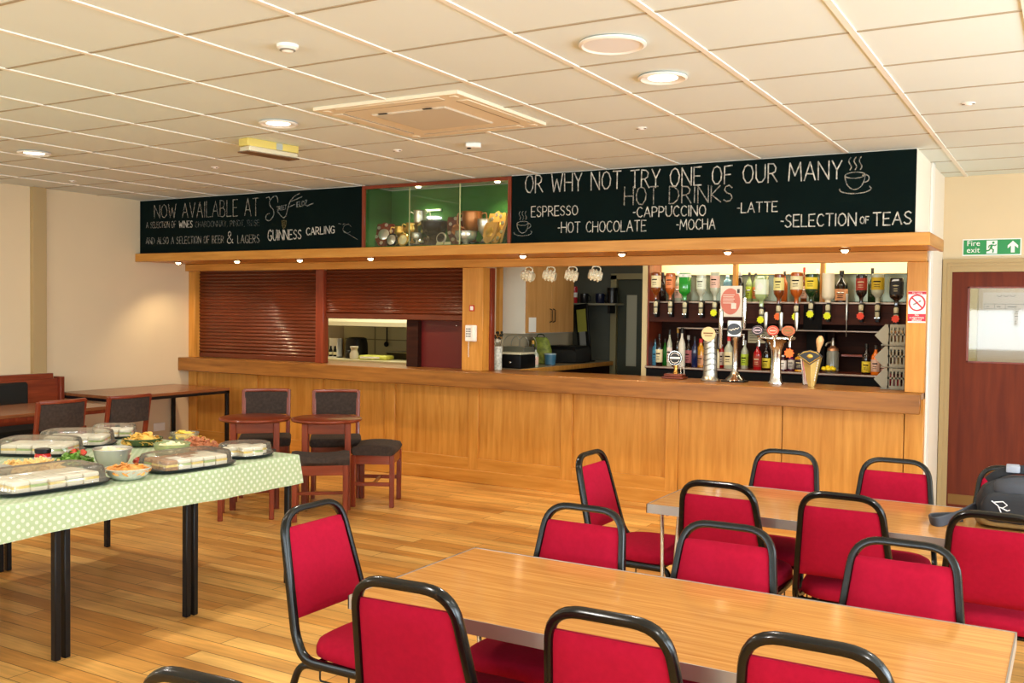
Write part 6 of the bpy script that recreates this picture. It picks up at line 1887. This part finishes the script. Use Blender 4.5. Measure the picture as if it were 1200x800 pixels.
for k, (dx, dy, dz) in enumerate(((.0, .045, .062), (-.03, .03, .066), (.035, .03, .060), (-.005, .0, .070))):
    l = MB().lathe([(0, -.008), (.016, -.007), (.020, 0), (.016, .007), (0, .008)], 14, Matrix.Rotation(.5, 4, 'X')).build('tomato_slice', tom)
    l.location = (-4.555+dx, 3.270+dy, FZ+dz)
    tag(l, 'red tomato piece on top of the green salad leaves', 'tomato', 'tomato pieces on the salad')
for k, (xx, yy) in enumerate(((-4.30, 3.470), (-4.33, 3.505), (-4.27, 3.500))):
    l = MB().lathe([(0, 0), (.022, .002), (.030, .014), (.024, .028), (.008, .034), (0, .033)], 16).build('tomato', tom)
    st5 = MB().tube([(0, 0, .030), (.003, 0, .040)], .0025, 5).build('stalk', leafm, l)
    l.location = (xx, yy, FZ)
    tag(l, 'small red tomato lying between steel bowl and green-tinted bowl', 'tomato', 'tomatoes by the steel bowl')
# plate of bread sticks
t = thing('white_plate', 'flat oval plate of bread sticks near the left edge of the picture', 'plate', (-4.475, 2.965, FZ), D(60))
MB().lathe([(0, 0), (.12, 0), (.14, .004), (.19, .012), (.188, .014), (.13, .007), (0, .005)], 36, sy=.8).build('plate', mat('plate_glaze', '#e9ddb8', .25), t)
heap('bread_sticks', 'pale golden bread sticks spread on the flat oval plate', 'bread sticks', -4.475, 2.965, FZ, .135, 110, fries, .030, .020, shape='stick', z0=.030)
# dish with clear dome at the left edge
t = bowl('clear_bowl', 'clear glass bowl cut off by the left edge of the picture', -4.405, 2.700, .115, .07, mat('grey_glass_bowl', '#a7a293', .1, coat=.5), .5)
heap('dip', 'brownish dip filling the clear bowl at the left edge', 'dip', -4.405, 2.700, FZ, .10, 50, mat('brown_dip', '#8f6a4e', .5, vary=.3, vscale=30), .018, .02, shape='lump', z0=.045)
# uncovered platter of nuts and pastry
t = thing('oval_platter', 'uncovered oval platter of brown pastries behind the front right platter', 'plate', (-4.43, 3.985, FZ), D(78))
MB().lathe([(0, 0), (.15, 0), (.16, .005), (.185, .018), (.182, .020), (.15, .008), (0, .006)], 36, sy=.72).build('platter', tray_m, t)
heap('pastries', 'brown flaky pastries heaped on the uncovered oval platter', 'pastries', -4.43, 3.985, FZ, .115, 130, nutm, .022, .055, shape='lump', z0=.022)
heap('cheese_crackers', 'golden crackers scattered on top of the brown pastries', 'crackers', -4.43, 4.02, FZ, .08, 40, crisp, .022, .055, shape='chip', z0=.03)
# red jar
t = thing('relish_jar', 'small red relish jar with black lid, behind the bread sticks', 'jar', (-4.665, 3.165, FZ))
MB().lathe([(.036, 0), (.040, .004), (.041, .055), (.037, .064), (.034, .068)], 22).build('glass', mat('red_relish', '#b3201c', .1, coat=.6), t)
MB().lathe([(.038, .066), (.040, .068), (.040, .086), (.037, .089), (0, .089)], 22).build('lid', M_['black_plastic'], t)
MB().lathe([(.0412, .014), (.0416, .015), (.0416, .046), (.0412, .047)], 22).build('label', mat('relish_label', '#e0b8a8', .5), t)
